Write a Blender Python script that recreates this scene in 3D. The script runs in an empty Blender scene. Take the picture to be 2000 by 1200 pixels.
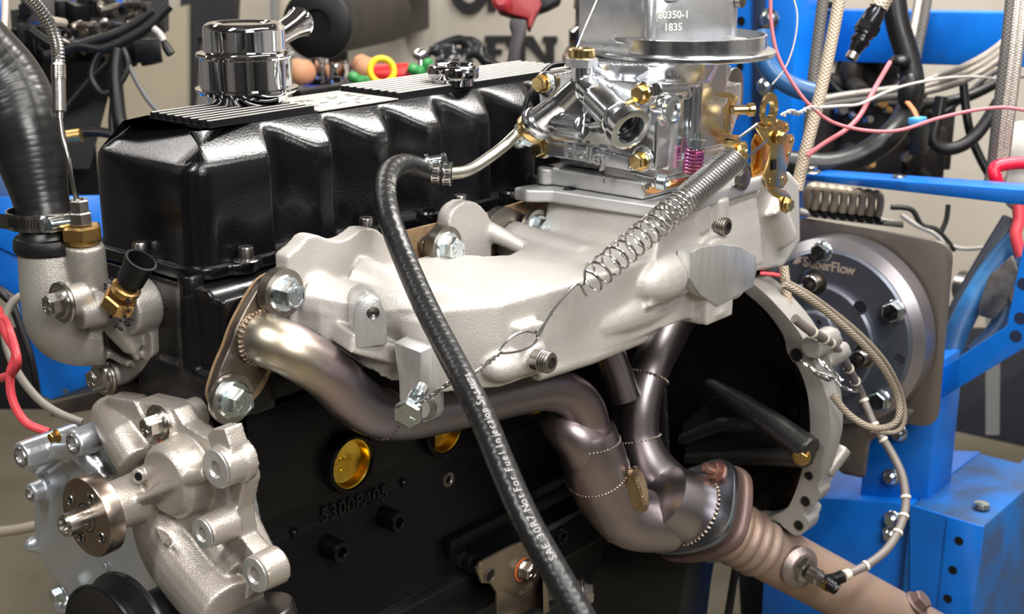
import bpy, bmesh, math, random
from mathutils import Vector as V, Matrix, Quaternion
random.seed(7)
sc = bpy.context.scene
COL = sc.collection
# ------------------------------------------------------------------ camera
TH = math.radians(40); PT = math.atan(800/2650); FOC = 2650.0
FW = V((math.cos(TH)*math.cos(PT), math.sin(TH)*math.cos(PT), -math.sin(PT)))
RT = V((math.sin(TH), -math.cos(TH), 0)); UP = RT.cross(FW)
FH = V((math.cos(TH), math.sin(TH), 0))
CP = V((-0.846, -1.141, 1.518))
cam = bpy.data.objects.new('camera', bpy.data.cameras.new('camera')); COL.objects.link(cam)
cam.matrix_world = Matrix.Translation(CP) @ Matrix((RT, UP, -FW)).transposed().to_4x4()
cam.data.sensor_width = 36; cam.data.lens = 36*FOC/2000; cam.data.clip_start = .05
cam.data.dof.use_dof = True; cam.data.dof.focus_distance = 1.5; cam.data.dof.aperture_fstop = 7
sc.camera = cam
# ------------------------------------------------------------------ world, lights, exposure
w = bpy.data.worlds.new('world'); sc.world = w; w.use_nodes = True
w.node_tree.nodes['Background'].inputs[0].default_value = (.8, .85, 1, 1)
w.node_tree.nodes['Background'].inputs[1].default_value = .12
sc.view_settings.view_transform = 'Standard'; sc.view_settings.look = 'None'
sc.view_settings.gamma = 1; sc.view_settings.use_curve_mapping = False
sc.view_settings.exposure = 0.22
sc.cycles.max_bounces = 8; sc.cycles.use_denoising = True
sc.cycles.sample_clamp_indirect = 6; sc.cycles.caustics_reflective = False
LAMPS = []
def lamp(name, loc, tgt, sx, sy, power, col=(1, 1, 1)):
    l = bpy.data.lights.new(name, 'AREA'); l.shape = 'RECTANGLE'; l.size = sx; l.size_y = sy
    l.energy = power; l.color = col
    o = bpy.data.objects.new(name, l); COL.objects.link(o); o.location = loc
    d = (V(tgt)-V(loc)).normalized(); x = V((1, 0, 0)); x = (x-d*x.dot(d)).normalized(); y = (-d).cross(x)
    o.matrix_world = Matrix.Translation(V(loc)) @ Matrix((x, y, -d)).transposed().to_4x4()
    LAMPS.append((V(loc), sx, sy)); return o
lamp('strip_or_key_light', (.5, -1.5, 2.95), (.5, -1.5, 0), 2.6, .22, 62, (1, .97, .93))
lamp('strip_or_key_light', (-1.6, -.2, 2.95), (-1.6, -.2, 0), 1.3, .3, 50, (1, .98, .95))
lamp('strip_or_key_light', (1.55, -.3, 2.95), (1.55, -.3, 0), 1.5, .3, 72, (1, .97, .92))
lamp('strip_or_key_light', (.8, 2.2, 2.95), (.8, 2.2, 0), 2.6, .25, 40, (1, .97, .92))
lamp('strip_or_key_light', (-.9, -2.6, 2.6), (.1, 0, 1.1), 1.2, .7, 52, (1, .98, .95))  # big soft key light added camera-left, not a strip, has no fixture
# ------------------------------------------------------------------ pixel -> point on a plane of the place
def ray(px, py): return FW + RT*((px-1000)/FOC) - UP*((py-600)/FOC)
def PX(px, py, x): r = ray(px, py); return CP + r*((x-CP.x)/r.x)
def PY(px, py, y): r = ray(px, py); return CP + r*((y-CP.y)/r.y)
def PZ(px, py, z): r = ray(px, py); return CP + r*((z-CP.z)/r.z)
def PD(px, py, d): return CP + ray(px, py)*d
def PD3(l): return [PD(a, b, c) for a, b, c in l]
def PY3(l): return [PY(a, b, c) for a, b, c in l]
def PX3(l): return [PX(a, b, c) for a, b, c in l]
def s2l(c): return tuple(((v/12.92) if v <= .04045 else ((v+.055)/1.055)**2.4) for v in c)
def h(s): return s2l(tuple(int(s[i:i+2], 16)/255 for i in (0, 2, 4)))
# ------------------------------------------------------------------ materials
def mat(name, col, rough=.5, metal=0., col2=None, ns=40, lo=.4, hi=.65, bump=0., bs=500, coat=0., rv=0., det=4, uvw=None, aniso=None, spec=.5, bs2=None, bump2=0):
    m = bpy.data.materials.new(name); m.use_nodes = True; nt = m.node_tree; N = nt.nodes; L = nt.links
    b = N['Principled BSDF']; b.inputs['Roughness'].default_value = rough; b.inputs['Metallic'].default_value = metal
    b.inputs['Coat Weight'].default_value = coat; b.inputs['Coat Roughness'].default_value = .08
    b.inputs['Specular IOR Level'].default_value = spec
    b.inputs['Base Color'].default_value = (*col, 1)
    tc = N.new('ShaderNodeTexCoord')
    src = tc.outputs['Object']
    if aniso:
        mp = N.new('ShaderNodeMapping'); mp.inputs['Scale'].default_value = aniso; L.new(src, mp.inputs[0]); src = mp.outputs[0]
    if col2 is not None or rv:
        n = N.new('ShaderNodeTexNoise'); n.inputs['Scale'].default_value = ns; n.inputs['Detail'].default_value = det
        n.inputs['Roughness'].default_value = .6; L.new(src, n.inputs['Vector'])
        mr = N.new('ShaderNodeMapRange'); mr.inputs[1].default_value = lo; mr.inputs[2].default_value = hi
        L.new(n.outputs['Fac'], mr.inputs[0])
        if col2 is not None:
            mx = N.new('ShaderNodeMix'); mx.data_type = 'RGBA'; mx.inputs[6].default_value = (*col, 1); mx.inputs[7].default_value = (*col2, 1)
            L.new(mr.outputs[0], mx.inputs[0]); L.new(mx.outputs[2], b.inputs['Base Color'])
        if rv:
            m2 = N.new('ShaderNodeMapRange'); m2.inputs[3].default_value = rough-rv; m2.inputs[4].default_value = rough+rv
            L.new(mr.outputs[0], m2.inputs[0]); L.new(m2.outputs[0], b.inputs['Roughness'])
    hgt = None
    if bump:
        n2 = N.new('ShaderNodeTexNoise'); n2.inputs['Scale'].default_value = bs; n2.inputs['Detail'].default_value = 3
        L.new(tc.outputs['Object'], n2.inputs['Vector'])
        bp = N.new('ShaderNodeBump'); bp.inputs['Strength'].default_value = bump; bp.inputs['Distance'].default_value = .001
        L.new(n2.outputs['Fac'], bp.inputs['Height']); L.new(bp.outputs[0], b.inputs['Normal']); hgt = bp
    if uvw:   # woven sleeve: (turns, pitch per metre, strength, dark colour or None)
        ku, kv, st, dc = uvw
        uv = N.new('ShaderNodeUVMap'); sep = N.new('ShaderNodeSeparateXYZ'); L.new(uv.outputs[0], sep.inputs[0])
        def mth(op, a, bb=None):
            k = N.new('ShaderNodeMath'); k.operation = op
            for i, q in enumerate((a, bb)):
                if q is None: continue
                if hasattr(q, 'links'): L.new(q, k.inputs[i])
                else: k.inputs[i].default_value = q
            return k.outputs[0]
        U = mth('MULTIPLY', sep.outputs[0], 6.2832*ku); W = mth('MULTIPLY', sep.outputs[1], 6.2832*kv)
        a = mth('SINE', mth('ADD', U, W)); c = mth('SINE', mth('SUBTRACT', U, W))
        hh = mth('ADD', mth('MULTIPLY', mth('MAXIMUM', a, c), .5), .5)
        bp = N.new('ShaderNodeBump'); bp.inputs['Strength'].default_value = st; bp.inputs['Distance'].default_value = .001
        L.new(hh, bp.inputs['Height'])
        if hgt: L.new(hgt.outputs[0], bp.inputs['Normal'])
        L.new(bp.outputs[0], b.inputs['Normal'])
        if dc is not None:
            mx = N.new('ShaderNodeMix'); mx.data_type = 'RGBA'; mx.inputs[6].default_value = (*dc, 1); mx.inputs[7].default_value = (*col, 1)
            L.new(hh, mx.inputs[0]); L.new(mx.outputs[2], b.inputs['Base Color'])
    return m
def tint_mat(name, stops, axis, a0, a1, rough, ns=6, amt=.35, orig=(0, 0, 0)):
    """heat tinted tube steel: oxide colours follow the distance from the port along one axis"""
    m = bpy.data.materials.new(name); m.use_nodes = True; nt = m.node_tree; N = nt.nodes; L = nt.links
    b = N['Principled BSDF']; b.inputs['Metallic'].default_value = 1; b.inputs['Roughness'].default_value = rough
    tc = N.new('ShaderNodeTexCoord'); sp = N.new('ShaderNodeSeparateXYZ'); L.new(tc.outputs['Object'], sp.inputs[0])
    mr = N.new('ShaderNodeMapRange'); mr.inputs[1].default_value = a0; mr.inputs[2].default_value = a1
    L.new(sp.outputs[axis], mr.inputs[0])
    n = N.new('ShaderNodeTexNoise'); n.inputs['Scale'].default_value = ns; n.inputs['Detail'].default_value = 3
    L.new(tc.outputs['Object'], n.inputs['Vector'])
    k = N.new('ShaderNodeMath'); k.operation = 'MULTIPLY_ADD'; L.new(n.outputs['Fac'], k.inputs[0]); k.inputs[1].default_value = amt; L.new(mr.outputs[0], k.inputs[2])
    cr = N.new('ShaderNodeValToRGB'); L.new(k.outputs[0], cr.inputs[0]); e = cr.color_ramp.elements
    while len(e) < len(stops): e.new(.5)
    for i, (p, c) in enumerate(stops): e[i].position = p; e[i].color = (*c, 1)
    L.new(cr.outputs[0], b.inputs['Base Color'])
    n2 = N.new('ShaderNodeTexNoise'); n2.inputs['Scale'].default_value = 120; L.new(tc.outputs['Object'], n2.inputs['Vector'])
    bp = N.new('ShaderNodeBump'); bp.inputs['Strength'].default_value = .12; bp.inputs['Distance'].default_value = .0006
    L.new(n2.outputs['Fac'], bp.inputs['Height']); L.new(bp.outputs[0], b.inputs['Normal'])
    m2 = N.new('ShaderNodeMapRange'); m2.inputs[3].default_value = rough-.1; m2.inputs[4].default_value = rough+.12
    L.new(n.outputs['Fac'], m2.inputs[0]); L.new(m2.outputs[0], b.inputs['Roughness'])
    return m
BLK = mat('gloss_black_paint', (.0035, .0035, .0045), .24, bump=.28, bs=420, coat=.12, ns=5, rv=.05, spec=.45)
BLKT = mat('satin_black_powdercoat', (.012, .011, .0105), .3, bump=.5, bs=1500, coat=.1)
BLKC = mat('black_painted_iron', (.003, .003, .004), .36, bump=.5, bs=330, spec=.3)
CAST = mat('bead_blasted_aluminium', (.6, .57, .535), .5, .35, col2=(.5, .465, .43), ns=9, lo=.35, hi=.7, bump=.55, bs=520)
CASTM = mat('milled_aluminium', (.72, .72, .71), .35, .75, bump=.25, bs=500, aniso=(1, 1, .15), col2=(.6, .59, .57), ns=60)
CARB = mat('shiny_diecast_aluminium', (.84, .86, .89), .2, 1., bump=.2, bs=60, rv=.05, ns=30, col2=(.74, .76, .79))
CARBM = mat('satin_diecast_aluminium', (.8, .81, .83), .32, .9, bump=.3, bs=140, rv=.06, ns=30, col2=(.7, .71, .73))
CHROME = mat('chrome', (.9, .9, .92), .035, 1.)
DCHROME = mat('dark_chrome', (.45, .45, .47), .05, 1.)
ZINC = mat('zinc_plated_steel', (.68, .76, .78), .22, 1., bump=.2, bs=300, rv=.06, ns=80)
GOLD = mat('yellow_zinc', (.82, .64, .3), .22, 1., col2=(.74, .5, .2), ns=35, bump=.15, bs=200)
BRASS = mat('brass', (.95, .67, .1), .25, 1., col2=(.75, .45, .05), ns=25, bump=.1, bs=90, rv=.07)
BRASSD = mat('dull_brass', (.62, .4, .16), .35, 1., col2=(.5, .3, .1), ns=60, bump=.3, bs=400)
STEEL = mat('bare_steel', (.5, .48, .46), .28, 1., col2=(.38, .35, .32), ns=25, bump=.15, bs=300, rv=.05)
DSTEEL = mat('dull_dark_steel', (.24, .22, .2), .38, 1., col2=(.3, .26, .22), ns=30, bump=.2, bs=200)
PUMP = mat('aged_cast_aluminium', (.52, .47, .42), .42, .6, col2=(.36, .29, .23), ns=11, lo=.5, hi=.8, bump=.55, bs=620, rv=.06)
THERM = mat('grey_cast_aluminium', (.45, .425, .39), .42, .6, col2=(.36, .335, .3), ns=14, bump=.55, bs=700)
TCOV = mat('silver_cast_aluminium', (.62, .65, .69), .34, .75, col2=(.5, .53, .57), ns=10, bump=.4, bs=160, rv=.08)
RUSTY = mat('rusty_machined_steel', (.36, .3, .26), .3, 1., col2=(.3, .17, .11), ns=22, lo=.5, hi=.75, bump=.15, bs=120)
RUST = mat('orange_rust', (.42, .12, .03), .8, 0, col2=(.25, .09, .04), ns=80, bump=.6)
RUBBER = mat('black_rubber', (.007, .007, .0072), .4, spec=.4, bump=.25, bs=250, rv=.1, ns=12)
HOSE = mat('fabric_ribbed_rubber', (.009, .009, .0095), .34, uvw=(5, 75, .28, None), bump=.15, bs=300)
RHOSE = mat('radiator_hose_rubber', (.010, .0095, .009), .36, uvw=(3, 85, .18, None), bump=.3, bs=60, rv=.08, ns=14)
BRAID = mat('steel_braid', (.6, .55, .49), .35, .75, uvw=(7, 230, 1., (.12, .1, .08)))
BRAIDT = mat('tan_braid', (.62, .52, .4), .5, .2, uvw=(7, 180, 1., (.2, .15, .1)))
BRAIDG = mat('grey_sleeve', (.13, .12, .11), .55, .1, uvw=(6, 150, .8, (.06, .055, .05)))
BLUE = mat('blue_enamel', h('0a72d8'), .35, col2=h('0b5cb8'), ns=5, bump=.15, bs=60, coat=.15)
BLUEW = mat('scuffed_blue_enamel', h('1567b5'), .5, col2=h('34507a'), ns=9, lo=.4, hi=.6, bump=.2, bs=90)
GASK = mat('tan_gasket_paper', (.27, .17, .09), .75, col2=(.2, .125, .065), ns=120, bump=.2)
SPRING = mat('spring_steel', (.62, .61, .6), .2, 1.)
RED = mat('red_plastic', (.62, .02, .02), .4)
REDW = mat('red_wire_pvc', (.8, .08, .1), .4)
PINKW = mat('faded_red_wire', (.62, .16, .19), .5)
WHITEW = mat('white_wire_pvc', (.55, .52, .48), .5)
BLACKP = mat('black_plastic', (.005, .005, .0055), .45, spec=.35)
DARKM = mat('dark_painted_metal', (.016, .014, .013), .5, col2=(.03, .024, .02), ns=8, spec=.3)
MARK = mat('white_ink', (.75, .74, .7), .7); MARKD = mat('worn_white_ink', (.38, .375, .36), .7)
# ------------------------------------------------------------------ mesh helpers
def cr(pts, n=8, closed=False):
    """catmull-rom through points (vectors or tuples of any size)"""
    P = [tuple(p) for p in pts]; m = len(P); out = []
    rng = range(m if closed else m-1)
    for i in rng:
        g = lambda k: P[k % m] if closed else P[max(0, min(m-1, k))]
        a, b, c, d = g(i-1), g(i), g(i+1), g(i+2)
        for j in range(n):
            t = j/n
            out.append(tuple(.5*((2*b[k]) + (c[k]-a[k])*t + (2*a[k]-5*b[k]+4*c[k]-d[k])*t*t + (3*b[k]-a[k]-3*c[k]+d[k])*t**3) for k in range(len(b))))
    if not closed: out.append(P[-1])
    return out
def c3(pts, n=8, closed=False): return [V(p) for p in cr(pts, n, closed)]
def frame(ax, ref=None):
    ax = V(ax).normalized()
    if ref is None: ref = V((0, 0, 1)) if abs(ax.z) < .9 else V((1, 0, 0))
    u = (V(ref)-ax*V(ref).dot(ax)).normalized(); return ax, u, ax.cross(u)
class MB:
    def __init__(s): s.v = []; s.f = []; s.uv = {}
    def vv(s, p): s.v.append(V(p)); return len(s.v)-1
    def ff(s, idx, uv=None):
        if uv: s.uv[len(s.f)] = uv
        s.f.append(tuple(idx))
    def rings(s, rings, close=True, cap=(True, True), uvs=None):
        n = len(rings[0]); base = len(s.v)
        for r in rings: s.v += [V(p) for p in r]
        for i in range(len(rings)-1):
            for j in range(n if close else n-1):
                k = (j+1) % n
                uv = None
                if uvs: uv = [(j/n, uvs[i]), ((j+1)/n, uvs[i]), ((j+1)/n, uvs[i+1]), (j/n, uvs[i+1])]
                s.ff((base+i*n+j, base+i*n+k, base+(i+1)*n+k, base+(i+1)*n+j), uv)
        if cap[0]: s.ff([base+j for j in reversed(range(n))])
        if cap[1]: s.ff([base+(len(rings)-1)*n+j for j in range(n)])
        return s
    def tube(s, pts, r, n=12, cap=True, closed=False, el=None):
        pts = [V(p) for p in pts]; m = len(pts)
        if not isinstance(r, (list, tuple)): r = [r]*m
        T = []
        for i in range(m):
            a = pts[(i-1) % m] if closed else pts[max(0, i-1)]; b = pts[(i+1) % m] if closed else pts[min(m-1, i+1)]
            T.append((b-a).normalized())
        _, u, _2 = frame(T[0]); R = []; L = [0]
        for i in range(m):
            u = (u-T[i]*u.dot(T[i])).normalized(); w_ = T[i].cross(u)
            R.append([pts[i]+(u*math.cos(2*math.pi*j/n)+w_*math.sin(2*math.pi*j/n))*r[i] for j in range(n)])
            if i: L.append(L[-1]+(pts[i]-pts[i-1]).length)
        if closed: R.append(R[0]); L.append(L[-1]); cap = False
        return s.rings(R, cap=(cap, cap), uvs=L)
    def lathe(s, prof, o, ax, n=28, ref=None, cap=True):
        ax, u, w_ = frame(ax, ref); o = V(o)
        R = [[o+ax*hh+(u*math.cos(2*math.pi*j/n)+w_*math.sin(2*math.pi*j/n))*max(r, 1e-5) for j in range(n)] for r, hh in prof]
        return s.rings(R, cap=(cap, cap))
    def cyl(s, a, b, r1, r2=None, n=24):
        a = V(a); b = V(b); return s.lathe([(r1, 0), (r1 if r2 is None else r2, (b-a).length)], a, b-a, n)
    def prism(s, pts, vec):
        vec = V(vec); P = [V(p) for p in pts]
        return s.rings([P, [p+vec for p in P]])
    def hex(s, o, ax, R, H, ref=None, ch=.12, n=6):
        ax, u, w_ = frame(ax, ref); o = V(o)
        def rg(r, hh): return [o+ax*hh+(u*math.cos(2*math.pi*j/n)+w_*math.sin(2*math.pi*j/n))*r for j in range(n)]
        return s.rings([rg(R, 0), rg(R, H*(1-ch)), rg(R*.88, H)])
    def box(s, c, sz, rot=None):
        c = V(c); x, y, z = [q/2 for q in sz]; Q = rot or Matrix.Identity(3)
        r = lambda zz: [c+Q@V((a, b, zz)) for a, b in ((-x, -y), (x, -y), (x, y), (-x, y))]
        return s.rings([r(-z), r(z)])
    def ell(s, c, r, rot=None, n=16, m=10):
        Q = rot or Matrix.Identity(3); c = V(c)
        if not hasattr(r, '__len__'): r = (r, r, r)
        R = []
        for i in range(m+1):
            t = math.pi*i/m; st = max(math.sin(t), 1e-4)
            R.append([c+Q@V((r[0]*st*math.cos(2*math.pi*j/n), r[1]*st*math.sin(2*math.pi*j/n), -r[2]*math.cos(t))) for j in range(n)])
        return s.rings(R)
    def slab(s, poly, zb, zt):
        """plan outline with its own lower and upper height functions"""
        return s.rings([[V((x, y, zb(x, y))) for x, y in poly], [V((x, y, zt(x, y))) for x, y in poly]])
    def torus(s, o, ax, R, r, n=28, m=8, sq=1):
        ax, u, w_ = frame(ax); o = V(o)
        return s.tube([o+(u*math.cos(2*math.pi*j/n)+w_*math.sin(2*math.pi*j/n)*sq)*R for j in range(n)], r, m, closed=True)
    def text(s, t, o, xd, yd, size, ext=.0005, bold=False, align='CENTER', sp=1., mono=False):
        cu = bpy.data.curves.new('tmp', 'FONT'); cu.body = t; cu.size = size; cu.extrude = ext; cu.align_x = align; cu.align_y = 'CENTER'
        cu.resolution_u = 3; cu.space_character = sp
        if bold: cu.offset = size*.02
        ob = bpy.data.objects.new('tmp', cu); COL.objects.link(ob)
        me = bpy.data.meshes.new_from_object(ob.evaluated_get(bpy.context.evaluated_depsgraph_get()))
        xd = V(xd).normalized(); yd = V(yd); yd = (yd-xd*yd.dot(xd)).normalized(); zd = xd.cross(yd); o = V(o); b = len(s.v)
        s.v += [o+xd*q.co.x+yd*q.co.y+zd*q.co.z for q in me.vertices]
        for p in me.polygons: s.f.append(tuple(b+i for i in p.vertices))
        bpy.data.objects.remove(ob); bpy.data.curves.remove(cu); bpy.data.meshes.remove(me); return s
    def mesh(s, name, org, recalc=True):
        me = bpy.data.meshes.new(name); me.from_pydata([tuple(p-org) for p in s.v], [], s.f); me.update()
        if s.uv:
            ul = me.uv_layers.new(name='UVMap')
            for fi, uv in s.uv.items():
                p = me.polygons[fi]
                for k, li in enumerate(p.loop_indices): ul.data[li].uv = uv[k]
        if recalc:
            bm = bmesh.new(); bm.from_mesh(me); bmesh.ops.recalc_face_normals(bm, faces=bm.faces); bm.to_mesh(me); bm.free()
        return me
    def build(s, name, m, parent=None, bev=0, seg=2, ang=35, remesh=0, smooth=0, loc=None, recalc=True, decim=0):
        org = ORG[parent.name] if parent is not None else V(loc) if loc is not None else sum(s.v, V((0, 0, 0)))/max(1, len(s.v))
        me = s.mesh(name, org, recalc)
        o = bpy.data.objects.new(name, me); COL.objects.link(o)
        if parent is not None: o.parent = parent
        else: o.location = org
        if remesh or bev:
            if remesh:
                md = o.modifiers.new('r', 'REMESH'); md.mode = 'VOXEL'; md.voxel_size = remesh; md.use_smooth_shade = True
                if smooth: sm = o.modifiers.new('s', 'SMOOTH'); sm.factor = .5; sm.iterations = smooth
                if decim: dm = o.modifiers.new('d', 'DECIMATE'); dm.ratio = decim
            if bev and not remesh:
                bm_ = o.modifiers.new('b', 'BEVEL'); bm_.width = bev; bm_.segments = seg; bm_.limit_method = 'ANGLE'; bm_.angle_limit = math.radians(30)
            dg = bpy.context.evaluated_depsgraph_get(); me2 = bpy.data.meshes.new_from_object(o.evaluated_get(dg))
            o.modifiers.clear(); o.data = me2; bpy.data.meshes.remove(me); me2.name = name; me = me2
        me.polygons.foreach_set('use_smooth', [True]*len(me.polygons))
        if not remesh or ang < 35: me.set_sharp_from_angle(angle=math.radians(ang))
        me.materials.clear(); me.materials.append(m)
        ORG[o.name] = org if parent is not None else V(org)
        return o
ORG = {}
LABELS = {}
def thing(name, label, cat, loc, group=None):
    o = bpy.data.objects.new(name, None); COL.objects.link(o); o.location = loc; o.empty_display_size = .02
    o['label'] = label; o['category'] = cat
    if group: o['group'] = group
    ORG[o.name] = V(loc); return o
def tag(o, label, cat, group=None, kind=None):
    if label: o['label'] = label
    if cat: o['category'] = cat
    if group: o['group'] = group
    if kind: o['kind'] = kind
    return o
def part(o, label): o['label'] = label; return o
def bolt(parent, o, ax, R=.011, H=.009, m=None, fl=1.35, name='bolt', washer=0, wm=None, label=None, marks=True, ref=None, shank=0):
    """hex head bolt; the washer is its sub-part"""
    m = m or ZINC; ax = V(ax).normalized(); o = V(o); b = MB()
    t = R*.22 if fl else 0
    if fl: b.lathe([(R*fl, 0), (R*fl, t*.4), (R*fl*.9, t)], o, ax, 24)
    b.hex(o+ax*t*.8, ax, R, H, ref)
    a, u, v_ = frame(ax, ref); top = o+ax*(t*.8+H)
    if marks:
        b.torus(top, ax, R*.66, R*.045, 20, 5)
        for k in range(3):
            an = 2*math.pi*k/3; d = u*math.cos(an)+v_*math.sin(an); b.tube([top+d*R*.25, top+d*R*.55], R*.05, 5)
    if shank: b.cyl(o, o-ax*shank, R*.5)
    ob = b.build(name, m, parent, ang=28)
    if label: part(ob, label)
    if washer:
        q = MB().lathe([(R*.55, -washer), (R*1.75, -washer), (R*1.8, -washer*.6), (R*1.75, 0), (R*.55, 0)], o, ax, 28, cap=False)
        wo = q.build('washer', wm or DSTEEL, parent); wo.parent = ob
    return ob
def capscrew(parent, o, ax, R=.008, H=.011, m=None, washer=.0025, name='socket_screw', label=None, socket=True):
    m = m or STEEL; ax = V(ax).normalized(); o = V(o); b = MB()
    b.lathe([(R, 0), (R, H*.88), (R*.9, H), (R*.55, H)], o, ax, 22, cap=False)
    a, u, v_ = frame(ax)
    rg = lambda r, hh: [o+ax*hh+(u*math.cos(math.pi*j/11)+v_*math.sin(math.pi*j/11))*r for j in range(22)]
    hx = lambda r, hh: [o+ax*hh+(u*math.cos(math.pi*j/11)+v_*math.sin(math.pi*j/11))*r*math.cos(math.pi/6)/math.cos(((math.pi*j/11) % (math.pi/3))-math.pi/6) for j in range(22)]
    b.rings([rg(R*.55, H), hx(R*.55, H), hx(R*.52, H*.35)], cap=(False, True))
    if washer: b.lathe([(R*1.6, -washer), (R*1.65, -washer*.4), (R*1.5, 0), (R*.9, 0)], o, ax, 26)
    ob = b.build(name, m, parent, ang=30)
    if label: part(ob, label)
    return ob
def boss(b, o, ax, r, H, hr, dep=None, n=28):
    """annular boss with a blind threaded hole, added to builder b"""
    dep = dep or H*.8
    k = 6
    prof = [(r*1.04, 0), (r, H*.9), (r*.96, H), (hr*1.15, H), (hr, H-hr*.15)]
    for i in range(k): 
        z = H-hr*.15-dep*(i+.5)/k; prof += [(hr*.86, z), (hr, z-dep*.5/k)]
    prof += [(hr*.8, H-hr*.15-dep)]
    return b.lathe(prof, o, ax, n)
def lerp(a, b, t): return a+(b-a)*t
def arc(c, u, v_, r, a0, a1, n): return [V(c)+(V(u)*math.cos(math.radians(lerp(a0, a1, i/n)))+V(v_)*math.sin(math.radians(lerp(a0, a1, i/n))))*r for i in range(n+1)]
# ================================================================== the room
WD = 4.3
UW = (RT*.97-FH*.24).normalized(); NW = V((0, 0, 1)).cross(UW).normalized()   # along the rear wall, into the wall
WO = V((CP.x, CP.y, 0))+FH*WD
def wallp(u, n, z): return WO+UW*u+NW*n+V((0, 0, z))
CONC = mat('worn_concrete', (.095, .083, .055), .6, col2=(.15, .132, .095), ns=3, lo=.35, hi=.7, bump=.3, bs=60, rv=.1)
WALLM = mat('off_white_painted_wall', (.55, .5, .43), .7, col2=(.48, .43, .36), ns=2.5, bump=.2, bs=40)
WALLG = mat('grey_painted_wall', (.2, .195, .185), .7, col2=(.15, .145, .14), ns=2.5, bump=.2, bs=40)
CEILM = mat('ceiling_paint', (.22, .22, .22), .8)
RL, RR, RB, RHT = -3.2, 3.4, -7.0, 3.2
def rbox(u0, u1, n0, n1, z0, z1, b=None):
    b = b or MB(); return b.rings([[wallp(u, n, z) for u, n in ((u0, n0), (u1, n0), (u1, n1), (u0, n1))] for z in (z0, z1)])
rbox(RL-.1, RR+.1, RB-.1, .1, -.1, 0).build('floor', CONC)['kind'] = 'structure'
rbox(RL-.1, RR+.1, RB-.1, .1, RHT, RHT+.1).build('ceiling', CEILM)['kind'] = 'structure'
rbox(RL, RR, 0, .1, 0, RHT).build('wall_back', WALLM)['kind'] = 'structure'
rbox(RL, RR, RB-.1, RB, 0, RHT).build('wall_front', WALLG)['kind'] = 'structure'
rbox(RL-.1, RL, RB, 0, 0, RHT).build('wall_left', WALLG)['kind'] = 'structure'
rbox(RR, RR+.1, RB, 0, 0, RHT).build('wall_right', WALLG)['kind'] = 'structure'
# ================================================================== engine block with the cylinder head
blk = thing('engine_block', 'gloss black cast iron engine block and cylinder head filling the middle of the picture', 'engine', (.33, .09, .46))
b = MB()
by0, by1 = -.02, .2
b.rings([[V((x, y, z)) for x, y in ((.0, by0), (.72, by0), (.72, by1), (.0, by1))] for z in (.66, 1.03)])
# lower crankcase swells outwards, pan rail below
b.rings([[V((x, y, z)) for x, y in ((.0, by0-e), (.72, by0-e), (.72, by1+e), (.0, by1+e))] for z, e in ((.60, .035), (.655, .035), (.66, .02), (.80, .003), (.81, 0))])
b.rings([[V((x, y, z)) for x, y in ((.0, by0-.012), (.72, by0-.012), (.72, by1), (.0, by1))] for z in (.985, 1.028)])
# raised water jacket panels between the core plugs
for x0, x1 in ((.03, .15), (.215, .33), (.4, .5), (.56, .68)):
    b.rings([[V((x, y, z)) for x, y in ((x0, by0-.006), (x1, by0-.006), (x1, .05), (x0, .05))] for z in (.84, .975)])
# rims round the core plugs
P1 = PY(682, 905, -.03); P2 = PY(866, 838, -.03); PR = .0315
for c in (P1, P2, V((2*P2.x-P1.x+.02, -.03, P1.z-.01))):
    b.lathe([(PR*1.22, .02), (PR*1.18, -.004), (PR*1.1, -.008), (PR*1.02, -.008), (PR*1.0, 0), (PR, .012)], (c.x, -.03, c.z), (0, 1, 0), 36, ref=(1, 0, 0))
# mount bosses, stamping dots, rib webs
for px, py, yy, r, L in ((525+145, 1080, -.055, .0135, .06), (782, 1022, -.055, .0135, .06), (928, 1103, -.06, .0125, .06), (1102, 1050, -.06, .0125, .05)):
    c = PY(px, py, yy); boss(b, c+V((0, L, 0)), (0, -1, 0), r, L, r*.5, .02)
for px, py in ((575, 1042), (789, 944)): b.ell(PY(px, py, -.022), (.006, .005, .006))
b.rings([[PY(852, 1010, -.022), PY(862, 1090, -.022), PY(905, 1112, -.05), PY(915, 1082, -.052)], [PY(852, 1010, .01), PY(862, 1090, .01), PY(905, 1112, .01), PY(915, 1082, .01)]])
b.rings([[PY(915, 1112, -.05), PY(905, 1165, -.035), PY(915, 1172, -.035), PY(932, 1118, -.052)], [PY(915, 1112, .01), PY(905, 1165, .01), PY(915, 1172, .01), PY(932, 1118, .01)]])
b.rings([[V((x, y, z)) for x, y in ((.33, -.05), (.74, -.05), (.74, 0), (.33, 0))] for z in (.69, .715)])
b.build('crankcase', BLKC, blk, bev=.003, seg=2)
# head
b = MB()
b.rings([[V((x, y, z)) for x, y in ((-.012, -.052), (.72, -.052), (.72, .18), (-.012, .18))] for z in (1.032, 1.12)])
b.rings([[V((x, y, z)) for x, y in ((-.012, -.028), (.72, -.028), (.72, .185), (-.012, .185))] for z in (1.11, 1.126)])
HBc = PX(373, 560, -.006); b.lathe([(.017, 0), (.0165, .05), (.015, .082), (.0145, .088)], (HBc.x, HBc.y, 1.03), (0, 0, 1)); b.lathe([(.016, 0), (.016, .09)], (HBc.x+.06, HBc.y-.04, 1.03), (0, 0, 1))
b.rings([[V((x, y, z)) for x, y in ((-.02, -.05), (.05, -.056), (.05, .0), (-.02, .1))] for z in (.985, 1.035)])
for px in (.15, .27, .39, .51, .63): b.lathe([(.015, 0), (.015, .012), (.013, .016)], (px, -.032, 1.12), (0, 0, 1))
b.build('cylinder_head', BLK, blk, remesh=.0035, smooth=4)
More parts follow.
